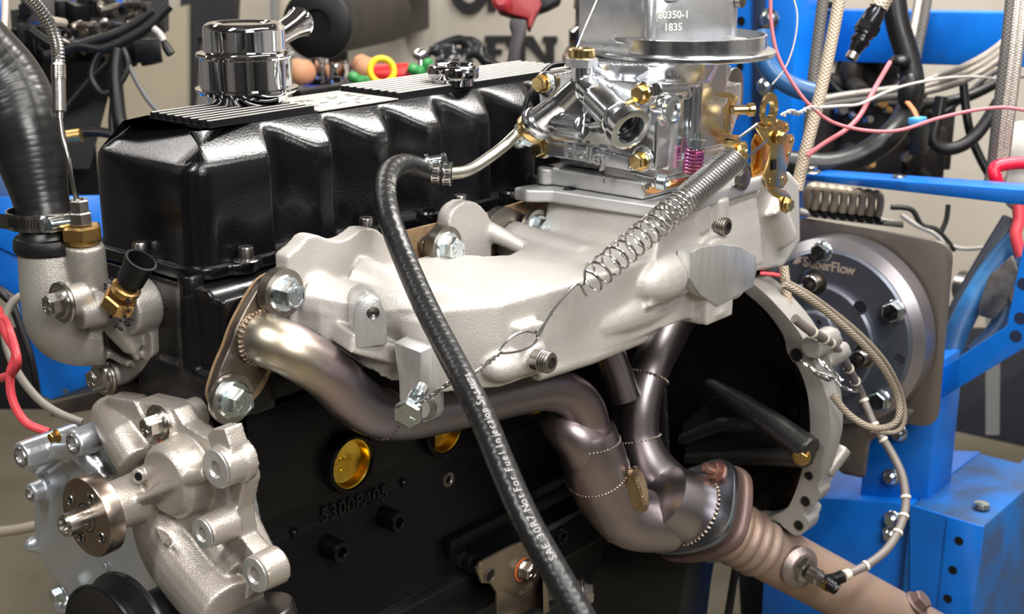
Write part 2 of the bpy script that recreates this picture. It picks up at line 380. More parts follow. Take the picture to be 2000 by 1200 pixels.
b = MB(); b.rings([[V((x, y, z)) for x, y in ((.0, -.026), (.72, -.026), (.72, .18), (.0, .18))] for z in (1.026, 1.034)]); b.build('head_gasket', DARKM, blk)
capscrew(blk, (HBc.x, HBc.y, 1.117), (0, 0, 1), .0138, .020, BLK, washer=0, name='head_bolt')
for x in (.32, .475): 
    capscrew(blk, (x, -.032, 1.134), (0, 0, 1), .0165, .022, BLK, washer=0, name='head_bolt')
# brass core plugs
for i, c in enumerate((P1, P2, V((2*P2.x-P1.x+.02, -.03, P1.z-.01)))):
    q = MB().lathe([(PR, 0), (PR*.98, -.001), (PR*.93, 0), (PR*.84, .011), (PR*.6, .0125), (0, .0125)], (c.x, -.033, c.z), (0, 1, 0), 40, cap=False)
    o = q.build('core_plug', BRASS, blk); part(o, 'domed brass core plug')
    if i == 0:
        t = MB().text('PS66B', (c.x-.004, -.0208, c.z+.002), (1, 0, 0), (0, 0, 1), .0145, .0006, sp=.9)
        o2 = t.build('stamping', BRASS, blk); o2.parent = o
        t = MB().text('2', (c.x-.004, -.0208, c.z-.009), (1, 0, 0), (0, 0, 1), .006, .0005); t.build('stamping', BRASS, blk).parent = o
q = MB(); c = PY(875, 937, -.024); boss(q, c+V((0, .01, 0)), (0, -1, 0), .0105, .012, .0055, .008); q.build('drain_plug', DSTEEL, blk)
# casting number, proud of the side
a = PY(612, 1020, -.0212); c = PY(766, 962, -.0212)
q = MB(); q.text('53008405', ((a.x+c.x)/2, -.0212, (a.z+c.z)/2+.004), (1, 0, (c.z-a.z)/(c.x-a.x)), (0, 0, 1), .027, .0028, bold=False, sp=1.05)
q.build('casting_number', BLK, blk, bev=.0006, seg=1)
# sump hanging below the rail
b = MB(); b.rings([[V((x, y, z)) for x, y in ((.0+i, -.05+i), (.72-i, -.05+i), (.72-i, .2-i), (.0+i, .2-i))] for z, i in ((.46, .05), (.47, .04), (.585, .012), (.59, 0), (.6, 0))])
b.build('sump', mat('black_painted_sheet', (.008, .008, .009), .42, bump=.1, bs=30), blk)
b = MB(); b.prism([PX(x, y, .74) for x, y in ((1000, 1030), (1200, 1060), (1345, 1090), (1330, 1180), (1318, 1290), (1000, 1290))], (.09, 0, 0)); b.build('rear_sump_cover', mat('black_painted_cover', (.008, .008, .009), .42, bump=.1, bs=30), blk, bev=.006)
# ================================================================== valve cover
vc = thing('valve_cover', 'long gloss black scalloped valve cover with finned top on the engine', 'valve cover', (.33, .08, 1.126))
VX0, VX1, VY0, VY1 = 0.0, .74, 0.0, .195
PERX = .0915; X0R = .104
def scal(x):
    t = (x-X0R)/PERX
    if t < 0 or x > VX1-.04: return 0.
    f = t-math.floor(t)
    g = (.5-.5*math.cos(math.pi*f/.22)) if f < .22 else (.5+.5*math.cos(math.pi*(f-.22)/.66)) if f < .88 else 0
    return .026*g
RC = .028
out = []   # (base point, inward normal, scallop)
def edge(ax_, ay, bx, by_, nx, ny, n, sc_=False):
    for i in range(n):
        x = lerp(ax_, bx, i/n); y = lerp(ay, by_, i/n); out.append((x, y, nx, ny, scal(x) if sc_ else 0))
def corner(cx, cy, a0, n=6):
    for i in range(n):
        a = math.radians(a0+90*i/n); out.append((cx+RC*math.cos(a), cy+RC*math.sin(a), -math.cos(a), -math.sin(a), 0))
corner(VX0+RC, VY0+RC, 180); edge(VX0+RC, VY0, VX1-RC, VY0, 0, 1, 260, True)
corner(VX1-RC, VY0+RC, 270); edge(VX1, VY0+RC, VX1, VY1-RC, -1, 0, 10)
corner(VX1-RC, VY1-RC, 0); edge(VX1-RC, VY1, VX0+RC, VY1, 0, -1, 260, True)
corner(VX0+RC, VY1-RC, 90); edge(VX0, VY1-RC, VX0, VY0+RC, 1, 0, 10)
def ring(f): return [V(f(*o_)) for o_ in out]
def bx(x, y, nx, ny, ins):
    # inset, wider on the front end where the top ramps up
    qx = x+nx*ins*(1+.7*max(0, nx)**2); qy = y+ny*ins; return qx, qy
R_ = []
ZS = 1.248; TOP = 1.281
R_.append(ring(lambda x, y, nx, ny, s_: (*bx(x, y, nx, ny, -.001+s_*.9), 1.138)))
for zz in (1.15, 1.18, 1.21): R_.append(ring(lambda x, y, nx, ny, s_, zz=zz: (*bx(x, y, nx, ny, .001+s_), zz)))
def sh(k):
    def f(x, y, nx, ny, s_):
        i0 = .002+s_; 
        zz = ZS+ (s_*.95)
        i1, z1 = .034, TOP
        # smooth shoulder: k in 0..1 from wall to slope
        zz = ZS+s_*.91
        P = [(i0, zz-.010), (i0+.0007, zz-.004), (i0+.003, zz+.0008), (i0+.006, zz+.0046)]
        ii, z_ = P[k]; return (*bx(x, y, nx, ny, ii), z_)
    return f
for k in range(4): R_.append(ring(sh(k)))
R_.append(ring(lambda x, y, nx, ny, s_: (*bx(x, y, nx, ny, .0375), TOP-.001)))
R_.append(ring(lambda x, y, nx, ny, s_: (*bx(x, y, nx, ny, .040), TOP)))
b = MB(); b.rings(R_)
b.build('cover_body', BLK, vc, ang=60)
# flange with bolt ears
fl = []
EARS = [.055, .235, .40, .56]
for x, y, nx, ny, s_ in out:
    e = .010
    if y < .001 or y > VY1-.001:
        e = .008+.012*max(0, 1-min(abs(x-q) for q in EARS)/.022)**.7
    fl.append((x-nx*e, y-ny*e))
b = MB(); b.rings([[V((x, y, z)) for x, y in fl] for z in (1.129, 1.142)]); b.build('cover_flange', BLK, vc, bev=.0025, seg=2)
for x in EARS:
    capscrew(vc, (x, -.0105, 1.1445), (0, 0, 1), .0085, .014, STEEL, name='cover_screw')
capscrew(vc, (-.006, .094, 1.1445), (0, 0, 1), .0085, .014, STEEL, name='cover_screw')
# fins, first and second set
def fins(x0, x1, y0, y1, n, z0=TOP-.002, z1=TOP+.0065):
    for i in range(n):
        y = lerp(y0, y1, i/(n-1)); b = MB()
        b.box(((x0+x1)/2, y, (z0+z1)/2), (x1-x0, (y1-y0)/(n-1)*.5, z1-z0)); 
        q = MB(); q.v = b.v; q.f = b.f; q.build('fin', FINM, vc, bev=.0006, seg=1)
FINM = mat('brushed_black_aluminium', (.006, .006, .007), .5, 0, spec=.25)
FINT = mat('bare_aluminium_highlight', (.85, .82, .78), .4, .3)  # bare fin edges, brightened to paint the reflection on their tops
def finset(x0, x1, y0, y1, n):
    b0 = MB(); b0.box(((x0+x1)/2, (y0+y1)/2, TOP-.0005), (x1-x0+.002, y1-y0+.010, .003)); b0.build('fin_pad', FINM, vc)
    for i in range(n):
        y = lerp(y0, y1, i/(n-1)); b = MB(); b.box(((x0+x1)/2, y, TOP+.0035), (x1-x0, (y1-y0)/(n-1)*.5, .0075)); f = b.build('fin', FINM, vc)
        b = MB(); b.box(((x0+x1)/2, y, TOP+.0077), (x1-x0, (y1-y0)/(n-1)*(.09 if x0 < .1 else .4), .0010)); b.build('bare_highlight_edge', FINT, vc).parent = f
finset(.055, .205, .042, .14, 8); finset(.345, .70, .042, .14, 8)
b = MB(); b.box((.275, .09, TOP+.0008), (.13, .108, .0012)); st = b.build('sticker', mat('grey_white_label', (.62, .59, .54), .35, .2, col2=(.5, .46, .4), ns=90, lo=.55, hi=.6), vc); part(st, 'pale printed sticker between the fins')
b = MB()
for k, (t, yy, s_) in enumerate((('CAUTION', .11, .012), ('VALVE COVER', .088, .009), ('DO NOT OVERTIGHTEN', .070, .007), ('SEE SHEET', .055, .006))): pass
random.seed(5)
for k in range(22):
    x = .225+random.random()*.1; y = .045+random.random()*.07; b.box((x, y, TOP+.0016), (.004+random.random()*.012, .0012, .0005))
b.build('print', BLACKP, vc).parent = st
# ================================================================== breather cap
o = PZ(484, 203, TOP+.004); S = .122/203
br = thing('breather_cap', 'round chrome breather cap with angled spout on the black valve cover', 'breather cap', o)
u = lambda p: p*S*.985
b = MB(); b.lathe([(u(72), 0), (u(78), u(6)), (u(80), u(18)), (u(96), u(24)), (u(101), u(30)), (u(101), u(34)), (u(91), u(36)), (u(91), u(92)), (u(94), u(93)), (u(96.5), u(96)), (u(96.5), u(100)), (u(94), u(103)), (u(86), u(104)), (u(81), u(106)), (u(80), u(109)), (u(80), u(146)), (u(78.5), u(152)), (u(75), u(157)), (u(69), u(160)), (u(60), u(160)), (u(54), u(157)), (0, u(157))], o, (0, 0, 1), 64, cap=False)
b.build('cap_body', CHROME, br, ang=22)
a = o+V((0, 0, u(110)))+V((.035, .01, 0)); d = PD(584, 44, 1.68)
ax = (d-a).normalized()
b = MB(); b.tube([a, lerp(a, d, .5), lerp(a, d, .75), lerp(a, d, .9), d], [.0145, .0145, .0152, .0165, .0185], 28); L_ = (d-a).length
b.lathe([(.0185, L_), (.0195, L_+.002), (.0185, L_+.004), (.016, L_+.003), (.0145, L_-.005), (.012, L_-.03)], a, ax, 28)
sp_ = b.build('spout', CHROME, br, ang=50)
# ================================================================== oil filler cap
o = PZ(886, 160, TOP+.008)
oc = thing('oil_filler_cap', 'low round dark chrome oil filler cap between the fins of the valve cover', 'oil cap', o)
r = .032*1.03
MB().lathe([(r*.8, -.004), (r*.8, .004), (r, .006), (r*1.02, .008), (r*1.02, .018), (r*.98, .0215), (r*.9, .0225), (r*.84, .0215), (r*.8, .0195), (0, .0195)], o, (0, 0, 1), 48).build('cap', DCHROME, oc, ang=50)
MB().lathe([(r*.3, .019), (r*.28, .024), (r*.2, .026), (0, .0265)], o, (0, 0, 1), 24).build('knob', DCHROME, oc)
# ================================================================== intake manifold
im = thing('intake_manifold', 'light bead blasted aluminium intake manifold with carburetor on top', 'intake manifold', (.4, -.16, 1.0))
b = MB()
FY0, FY1 = -.082, -.060
# flange plates against the head, with their wavy tops
def flange(b, px, zlow, y0=FY0, y1=FY1):
    P = [PY(x, y, y0) for x, y in px]; P = [P[0]]+c3(P, 4)[1:-1]+[P[-1]]
    x0, x1 = P[0].x, P[-1].x
    R0 = [V((p.x, y0, p.z)) for p in P]; R1 = [V((p.x, y1, p.z)) for p in P]
    L0 = [V((p.x, y0, zlow)) for p in P]; L1 = [V((p.x, y1, zlow)) for p in P]
    n = len(P); base = len(b.v); b.v += R0+R1+L0+L1
    for i in range(n-1):
        b.ff((base+i, base+i+1, base+2*n+i+1, base+2*n+i)); b.ff((base+n+i+1, base+n+i, base+3*n+i, base+3*n+i+1))
        b.ff((base+i, base+n+i, base+n+i+1, base+i+1)); b.ff((base+2*n+i+1, base+3*n+i+1, base+3*n+i, base+2*n+i))
    b.ff((base, base+2*n, base+3*n, base+n)); b.ff((base+n-1, base+2*n-1, base+4*n-1, base+3*n-1))
flange(b, [(562, 506), (563, 500), (585, 482), (604, 461), (622, 460), (645, 468), (668, 471), (690, 460), (708, 447), (735, 448), (752, 462), (790, 500), (812, 530)], 1.04)
flange(b, [(878, 455), (878, 430), (888, 408), (908, 394), (932, 396), (948, 412), (960, 430), (962, 452)], 1.06)
flange(b, [(1105, 420), (1112, 395), (1150, 380), (1220, 365), (1300, 350), (1400, 330)], 1.05)
def smst(t): t = max(0, min(1, t)); return t*t*(3-2*t)
# body: plan outline, the underside sweeps up at the front end
plan = [(.055, -.075), (.075, -.115), (.105, -.165), (.15, -.215), (.2, -.248), (.3, -.256), (.45, -.262), (.56, -.268), (.66, -.268), (.72, -.25), (.74, -.2), (.74, -.078),
        (.46, -.078), (.435, -.09), (.41, -.112), (.375, -.13), (.345, -.132), (.318, -.12), (.302, -.1), (.29, -.078)]
pl = []
for i in range(len(plan)):
    a, c = plan[i], plan[(i+1) % len(plan)]; n = max(1, int(math.hypot(a[0]-c[0], a[1]-c[1])/.012))
    pl += [(lerp(a[0], c[0], k/n), lerp(a[1], c[1], k/n)) for k in range(n)]
zb = lambda x, y: 1.012+.055*smst((.14-x)/.12)+.03*smst((y+.2)/.12)*smst((.3-x)/.2)
zt = lambda x, y: 1.106+.012*smst((y+.17)/.08)-.004*smst((x-.5)/.1)
b.slab(pl, zb, zt)
# runner bulges on the upper side
for (a, c, r0, r1) in (((.085, -.075, 1.105), (.16, -.2, 1.078), .03, .03), ((.15, -.08, 1.110), (.2, -.2, 1.083), .03, .026), ((.235, -.08, 1.098), (.25, -.2, 1.08), .022, .024),
                        ((.365+.06, -.07, 1.105), (.43, -.18, 1.085), .026, .03), ((.375, -.07, 1.13), (.40, -.12, 1.105), .012, .01)):
    b.tube([lerp(V(a), V(c), k/6) for k in range(7)], [lerp(r0, r1, k/6) for k in range(7)], 16)
# carburettor pedestal
b.rings([[V((x, y, z)) for x, y in ((.475-e, -.262-e*.4), (.705, -.262-e*.4), (.705, -.09), (.475-e, -.09))] for z, e in ((1.05, .035), (1.10, .02), (1.125, .006), (1.155, 0))])
b.cyl((.60, -.262, 1.10), (.60, -.262, 1.158), .017); b.cyl((.567, -.258, 1.12), (.567, -.258, 1.158), .015)
# bulge beside the big boss and the boss itself
b.ell(PY(1290, 545, -.262), (.05, .028, .030)); b.ell(PY(1240, 600, -.24), (.13, .03, .03))
bc = PY(1412, 535, -.29)
b.lathe([(.043, 0), (.041, .03), (.036, .07), (.03, .11)], (bc.x-.003, -.282, bc.z+.002), (0, 1, 0), 28)
b.rings([[V((x, y, z)) for x, y in ((bc.x-.03, -.288), (bc.x+.032, -.288), (bc.x+.04, -.2), (bc.x-.04, -.2))] for z in (bc.z-.062, bc.z)])
b.ell((bc.x, -.262, bc.z-.052), (.036, .03, .012))
# lip along the lower edge
b.tube([(.262, -.245, 1.012), (.36, -.246, 1.008), (.46, -.246, 1.007), (.54, -.235, 1.012)], [.011, .013, .013, .008], 12)
# plug boss and its web, front corner bracket
pb = PY(1058, 700, -.27); b.rings([[V((x, y, z)) for x, y in ((pb.x-.028, -.262), (pb.x+.008, -.268), (pb.x+.008, -.22), (pb.x-.028, -.22))] for z in (pb.z-.016, pb.z+.04)])
b.lathe([(.0165, 0), (.0185, .03)], (pb.x-.004, -.271, pb.z-.001), (0, 1, 0))
b.ell((pb.x-.035, -.245, pb.z-.004), (.03, .022, .018))
b.rings([[PY(684, 690, -.165), PY(760, 712, -.165), PY(860, 735, -.20), PY(870, 700, -.20), PY(690, 650, -.165)], [PY(684, 690, -.165)+V((.02, .06, .0)), PY(760, 712, -.165)+V((.02, .06, 0)), PY(860, 735, -.20)+V((.02, .06, 0)), PY(870, 700, -.2)+V((.02, .06, 0)), PY(690, 650, -.165)+V((.02, .06, 0))]])
b.build('casting', CAST, im, remesh=.0026, smooth=5, ang=180)
# milled pad on the big boss (three sided lower edge)
pts = [(1350, 493), (1372, 483), (1410, 478), (1446, 482), (1476, 498), (1480, 522), (1472, 560), (1402, 598), (1366, 574), (1349, 545)]
q = MB(); q.prism([PY(x, y, -.2905) for x, y in pts], (0, .02, 0)); part(q.build('machined_pad', CASTM, im, bev=.0015), 'flat milled face of the large boss')
# slotted drill boss with threaded hole
bo = PY(722, 630, -.19)
q = MB()
e_n = V((-.55, -.835, 0)).normalized(); e_s = V((.835, -.55, 0)).normalized(); C0 = PY(723, 612, -.176)
prof = [(-.017, -.038), (-.0165, .0), (-.012, .014), (0, .02), (.012, .014), (.0165, 0), (.018, -.036)]
f0 = [C0+e_s*a_+V((0, 0, z)) for a_, z in prof]
q.prism(f0, -e_n*.05)
q.build('drilled_boss', CASTM, im, bev=.003, seg=2)
hc = C0+e_s*.003+V((0, 0, .0)); q = MB(); q.lathe([(.0068, .0006), (.0062, .0002)], hc, e_n, 24, cap=False)
for k in range(5): q.torus(hc+e_n*(.0004-.0001*k)*1, e_n, .0065-.0011*k, .0005, 22, 5)
q.build('thread', STEEL, im)
MB().lathe([(.0063, 0), (.0063, .0003)], hc, e_n, 22).build('threaded_hole', BLACKP, im)
# hanging bracket at the front corner
q = MB(); A = [PY(x, y, -.235) for x, y in ((767, 668), (822, 690), (868, 668), (800, 655))]
t0, t1, t2 = PY(768, 668, -.2), PY(822, 688, -.228), PY(868, 668, -.205)
m0, m1, m2 = PY(778, 740, -.2), PY(822, 752, -.228), PY(868, 735, -.205)
l0, l1, l2 = PY(780, 792, -.2), PY(823, 815, -.228), PY(868, 798, -.205); bk = V((.03, .03, 0)); 
q.rings([[t0, t1, t2, (t0+t2)/2+bk], [m0, m1, m2, (m0+m2)/2+bk], [l0, l1, l2, (l0+l2)/2+bk], [l0+V((.008, 0, -.006)), l1+V((.004, 0, -.008)), l2+V((-.006, 0, -.008)), (l0+l2)/2+bk+V((0, 0, -.006))]])
part(q.build('bracket', CASTM, im, bev=.002), 'sawn square lug hanging from the front corner')
# pipe plugs
def pplug(c, r, par=im, m=STEEL, ax=V((0, -1, 0))):
    q = MB(); q.lathe([(r, -.012), (r, 0)], c, ax, 26)
    for k in range(4): q.torus(c+ax*(-.001+.003*k), ax, r*(1-.02*k), .0012, 26, 6)
    q.lathe([(r*.9, 0), (r*.9, .0105), (r*.55, .011)], c, ax, 26, cap=False)
    a, u_, v_ = frame(ax); hx = lambda rr, hh: [c+ax*hh+(u_*math.cos(math.pi*j/3)+v_*math.sin(math.pi*j/3))*rr for j in range(6)]
    q.rings([hx(r*.55, .011), hx(r*.5, .001)], cap=(False, True))
    return q.build('pipe_plug', m, par)
pplug(PY(1062, 706, -.285), .0115); pplug(PY(1408, 441, -.275), .0105, m=DSTEEL)
q = MB(); q.lathe([(.012, 0), (.012, .012), (.011, .014)], PY(966, 728, -.23)+V((0, 0, .004)), (0, 0, -1), 22); q.build('black_plug', BLACKP, im)
# casting marks, faint raised letters
q = MB(); q.text('D18', (.36, -.175, zt(.36, -.175)+.0012), (1, -.12, 0), (.1, 1, 0), .02, .001); q.build('casting_letters', CAST, im)
b = MB(); b.rings([[PY(x, y, yy) for x, y in pts_] for yy, pts_ in ((-.236, ((1470, 400), (1492, 345), (1540, 335), (1560, 360), (1562, 470), (1530, 520), (1475, 530))), (-.15, ((1430, 410), (1492, 345), (1540, 335), (1560, 360), (1562, 470), (1530, 520), (1475, 530))))]); b.tube([PY(1500, 400, -.235), PY(1528, 465, -.235)], .022, 14); b.build('rear_runner', CAST, im, remesh=.004, smooth=4, ang=180)
# manifold to head gasket
gk = thing('manifold_gasket', 'tan gasket strip between manifold flanges and black cylinder head', 'gasket', (.3, -.056, 1.1))
g = c3([(.03, 0, 1.13), (.06, 0, 1.143), (.1, 0, 1.146), (.3, 0, 1.146), (.38, 0, 1.142), (.5, 0, 1.146), (.7, 0, 1.14)], 4)
q = MB(); q.rings([[V((p.x, -.060, p.z)), V((p.x, -.054, p.z)), V((p.x, -.054, p.z-.055)), V((p.x, -.060, p.z-.055))] for p in g]); q.build('gasket_sheet', GASK, gk)
GP = [(548-5, 533), (572, 550), (592, 585), (592, 610), (575, 640), (552, 684), (532, 722), (508, 768), (480, 794), (450, 812), (422, 800), (410, 776), (415, 746), (427, 710), (441, 678), (453, 643), (469, 610), (493, 568), (514, 543)]
q = MB(); q.prism(c3([PY(x, y, -.064) for x, y in GP], 4, True), (0, .008, 0)); q.build('port_gasket', GASK, gk)
# ================================================================== exhaust header
eh = thing('exhaust_header', 'heat tinted steel tube exhaust header running below the intake manifold', 'exhaust header', (.4, -.13, .75))
S0 = (.62, .6, .56); 
HT = tint_mat('heat_tinted_steel', [(0, (.62, .62, .63)), (.2, (.64, .63, .62)), (.27, (.64, .56, .42)), (.32, (.5, .4, .42)), (.38, (.36, .34, .42)), (.5, (.3, .28, .32)), (.64, (.3, .27, .29)), (.8, (.4, .33, .34)), (1, (.4, .36, .37))], 0, -.53, .33, .34, ns=7, amt=.22)
WELD = mat('weld_bead', (.5, .42, .36), .35, 1., col2=(.3, .22, .18), ns=150, bump=.6, bs=500)
# front flange plate on the head: thick plate in the y plane
def yplate(pxs, y, th, m, name, par, lab=None, bev=.002, sm=True):
    P = [PY(x, yy, y) for x, yy in pxs]
    if sm: P = c3(P, 5, True)
    q = MB(); q.prism(P, (0, th, 0)); o = q.build(name, m, par, bev=bev)
    if lab: part(o, lab)
    return o
FPL = mat('port_flange_steel', (.27, .235, .21), .33, 1., col2=(.34, .28, .23), ns=14, bump=.2, bs=150, rv=.06)
yplate([(548, 535), (572, 552), (592, 585), (592, 610), (575, 640), (552, 680), (530, 715), (505, 755), (478, 792), (450, 812), (426, 802), (418, 776), (424, 748), (436, 712), (450, 680), (462, 645), (478, 612), (502, 570), (522, 545)], -.075, .012, FPL, 'port_flange', eh)
yplate([(826, 478), (850, 455), (880, 452), (905, 470), (912, 495), (890, 522), (860, 530), (845, 525)], -.072, .008, DSTEEL, 'port_flange', eh)
yplate([(985, 405), (1010, 412), (1040, 425), (1078, 430), (1082, 465), (1040, 472), (1005, 470), (960, 455), (965, 420)], -.075, .012, DSTEEL, 'port_flange', eh)
D = V((0, -1, 0))
bolt(eh, PY(556, 574, -.090), D, .0150, .0155, ZINC, washer=.013, wm=DSTEEL)
bolt(eh, PY(456, 781, -.085), D, .0150, .0155, ZINC, washer=.008, wm=STEEL)
bolt(eh, PY(874, 484, -.090), D, .0145, .0150, ZINC, washer=.014, wm=DSTEEL)
bolt(eh, PY(1050, 447, -.090), D, .0140, .0135, ZINC, washer=.008, wm=STEEL)
# primary tube
r = .0280
tp = [PY(508, 657, -.076), PY(530, 668, -.098), PY(575, 688, -.118), PY(640, 730, -.132), PY(690, 778, -.137), PY(735, 806, -.139), PY(800, 811, -.14), PY(900, 792, -.14), PY(1000, 770, -.14), PY(1062, 760, -.14), PY(1112, 772, -.142), PY(1143, 806, -.146), PY(1154, 868, -.148)]
q = MB(); q.tube(c3(tp, 8), r, 32); q.build('primary_tube', HT, eh)
def bead(c, ax, R, rr=.0016, par=eh, k=34):
    q = MB(); a, u_, v_ = frame(ax)
    for i in range(k):
        an = 2*math.pi*i/k; q.ell(V(c)+(u_*math.cos(an)+v_*math.sin(an))*R, (rr*1.15, rr*1.15, rr*.9), None, 7, 5)
    return q.build('weld_bead', WELD, par)
def along(P, t):
    P = c3(P, 8); i = min(len(P)-2, int(t*(len(P)-1))); return P[i], (P[i+1]-P[i]).normalized()
c, a = along(tp, .045); bead(c+V((0, .004, 0)), (0, 1, 0), r+.001, .0022)
c, a = along(tp, .44); bead(c, a, r)
# the big elbow below
T2 = [PY(1080, 838, -.146), PY(1148, 800, -.148), PY(1155, 870, -.150), PY(1163, 930, -.150), PY(1185, 990, -.152), PY(1232, 1030, -.155), PY(1290, 1035, -.16), PY(1350, 1015, -.165)]
T2 = [PY(1148, 838, -.148), PY(1156, 885, -.150), PY(1172, 935, -.150), PY(1202, 983, -.152), PY(1235, 1012, -.165), PY(1290, 1018, -.185), PY(1340, 1010, -.205)]; r2 = .044
q = MB(); q.tube(c3(T2, 9), [lerp(.036, r2, min(1, i/10)) for i in range(len(c3(T2, 9)))], 36); q.build('collector_elbow', HT, eh)
c = PY(1150, 852, -.15); q = MB(); q.tube(c3([PY(1078, 812, -.10), PY(1100, 832, -.125), PY(1130, 856, -.142), PY(1155, 890, -.15)], 5), [lerp(.022, .041, i/15) for i in range(16)], 28); q.build('merge_cone', HT, eh)
c, a = along(T2, .30); bead(c, a, r2*.99, .0018, k=60)
c, a = along(T2, .93); bead(c, a, r2)
bead(PY(1152, 862, -.149), (PY(1156, 885, -.15)-PY(1152, 838, -.148)), .0400, .0016, k=50)
# second branch from the rear ports
T3 = [PY(1330, 600, -.10), PY(1300, 660, -.11), PY(1270, 720, -.12), PY(1252, 790, -.125), PY(1250, 850, -.13), PY(1266, 900, -.145), PY(1296, 938, -.165), PY(1326, 972, -.192)]
P = c3(T3, 8); q = MB(); q.tube(P, [lerp(.030, .0275, min(1, i/24)) if i < 32 else lerp(.0275, .036, (i-32)/max(1, len(P)-32)) for i in range(len(P))], 30); q.build('rear_tube', HT, eh)
c, a = along(T3, .33); bead(c, a, .0298, .0024)
c, a = along(T3, .60); bead(c, a, .0288)
q = MB(); q.tube([PY(1190, 690, -.10), PY(1205, 730, -.11), PY(1222, 780, -.122)], .022, 24); q.build('rear_tube', HT, eh)
# collector body to the three bolt flange
F0 = PY(1352, 998, -.215)
fax = (PY(1418, 1000, -.185)-PY(1335, 985, -.158)).normalized()
nf = V((.724, -.392, -.556)).normalized(); fax = nf
q = MB()
q.tube([F0-nf*.066, F0-nf*.056, F0-nf*.03, F0-nf*.002], [.026, .044, .050, .0515], 36); q.build('collector', HT, eh)
# flange plate with rounded triangular outline, seen from above left
fu = (RT-nf*RT.dot(nf)).normalized(); fv = nf.cross(fu)
FC = F0
def fl_poly(s_):
    pts = [(-.2, .082), (.045, .075), (.066, .055), (.058, -.035), (.03, -.075), (-.0, -.085), (-.06, -.05), (-.075, 0), (-.05, .06)]
    return pts
def scr_poly(pxs, d0):
    """flange outline on the plane through FC square to nf"""
    out = []
    for x, y in pxs:
        r_ = ray(x, y); t = (FC-CP).dot(nf)/r_.dot(nf); out.append(CP+r_*t+nf*d0)
    return out
FP = [(1330, 925), (1365, 908), (1390, 898), (1414, 898), (1430, 912), (1434, 940), (1430, 990), (1418, 1032), (1392, 1060), (1340, 1078), (1290, 1080), (1268, 1072), (1275, 1040), (1300, 980)]
P = c3(scr_poly(FP, 0), 4, True); cen = sum(P, V((0, 0, 0)))/len(P)
FLM = mat('blued_flange_steel', (.33, .37, .42), .3, 1., col2=(.24, .26, .32), ns=18, bump=.15, bs=200)
q = MB(); q.prism(P, nf*.009); q.build('outlet_flange', FLM, eh, bev=.0015)
bead(F0-nf*.001, nf, .052, .0028, k=46)
sb = scr_poly([(1400, 925)], -.0)[0]
q = MB(); q.hex(sb, -nf, .0135, .01); q.cyl(sb, sb-nf*.024, .0065); q.lathe([(.018, 0), (.018, .003), (.015, .003)], sb, -nf, 24); o = q.build('stud_nut', mat('copper_coloured_nut', (.5, .3, .24), .4, .9, col2=(.4, .2, .15), ns=60), eh)
# oval maker's badge on the elbow
bc_ = PY(1186, 948, -.151)+V((.12, -.98, .1)).normalized()*(r2+.0055); bu = (PY(1240, 1008, -.190)-PY(1206, 898, -.192)).normalized(); bn = V((-.2, -.95, .12)); bn = (bn-bu*bn.dot(bu)).normalized(); bw = bn.cross(bu)
q = MB(); n = 40
prof = [(1, 0), (1.0, .0016), (.96, .002), (.9, .0012), (0, .0012)]
q.rings([[bc_+bu*math.cos(2*math.pi*j/n)*.040*rr+bw*math.sin(2*math.pi*j/n)*.0185*rr+bn*hh+bn*(-.0060*abs(math.sin(2*math.pi*j/n)*rr)**2) for j in range(n)] for rr, hh in [(1, -.004)]+prof], cap=(True, False))
BAD = mat('bronze_badge', (.42, .31, .17), .35, 1., col2=(.3, .22, .13), ns=50, bump=.2)
o = q.build('badge', BAD, eh); part(o, 'oval bronze badge on the elbow')
q = MB()
for side in (1, -1): q.tube([bc_+bu*(t_*.026)-bw*.002*side+bw*(.0012*math.sin(t_*25+side))+bn*.0016 for t_ in [i/24-0.5+i/24-.5 for i in range(25)]], .0009, 6)
q.build('badge_lettering', mat('pale_bronze', (.75, .62, .42), .3, 1.), eh).parent = o
# ================================================================== thermostat housing
th = thing('thermostat_housing', 'grey cast thermostat housing with brass fittings at left front of engine', 'thermostat housing', (-.03, .12, 1.0))
b = MB()
X = lambda px, py, x: PX(px, py, x)
neck = [X(96, 470, -.075), X(100, 520, -.078), X(106, 580, -.08), X(118, 632, -.075), X(150, 652, -.055), X(205, 652, -.03)]
P = c3(neck, 6); b.tube(P, [lerp(.0335, .036, smst(i/18)) for i in range(len(P))], 28)
b.tube(c3([X(166, 478, -.062), X(172, 530, -.06), X(182, 590, -.05), (X(205, 620, -.035))], 5), .0205, 22)
# bolting flange, slightly tilted plate
pf = [(190, 545), (235, 540), (268, 560), (284, 590), (290, 640), (292, 690), (272, 722), (235, 748), (200, 758), (178, 745), (178, 700), (188, 660), (180, 600)]
b.prism([X(x+4, y+4, -.022) for x, y in pf], (.014, 0, 0))
b.lathe([(.03, 0), (.03, .035)], X(238, 605, -.045), (1, 0, 0)); b.tube([X(215, 600, -.04), X(238, 640, -.04), X(262, 680, -.03)], [.02, .018, .012], 12)
b.tube([X(176, 668, -.048), X(215, 690, -.034), X(255, 712, -.026)], [.006, .006, .005], 8)
b.tube([X(225, 640, -.048), X(258, 672, -.036), X(270, 702, -.028)], [.006, .006, .005], 8)
b.lathe([(.0155, 0), (.017, .03)], X(118, 592, -.112), (1, .0, 0)); b.tube([X(135, 590, -.09), X(165, 592, -.075)], .016, 14)
b.lathe([(.019, 0), (.019, .03)], X(150, 610, -.094), (1, -.2, 0))
b.lathe([(.0165, 0), (.0165, .02)], X(192, 736, -.04), (1, 0, 0))
b.build('housing', THERM, th, remesh=.0026, smooth=4, ang=180)
nx_ = V((-1, 0, 0))
bolt(th, X(118, 592, -.113), nx_, .0125, .013, STEEL, washer=.004, wm=STEEL); bolt(th, X(200, 738, -.041), nx_, .0125, .013, STEEL, washer=.004, wm=STEEL)
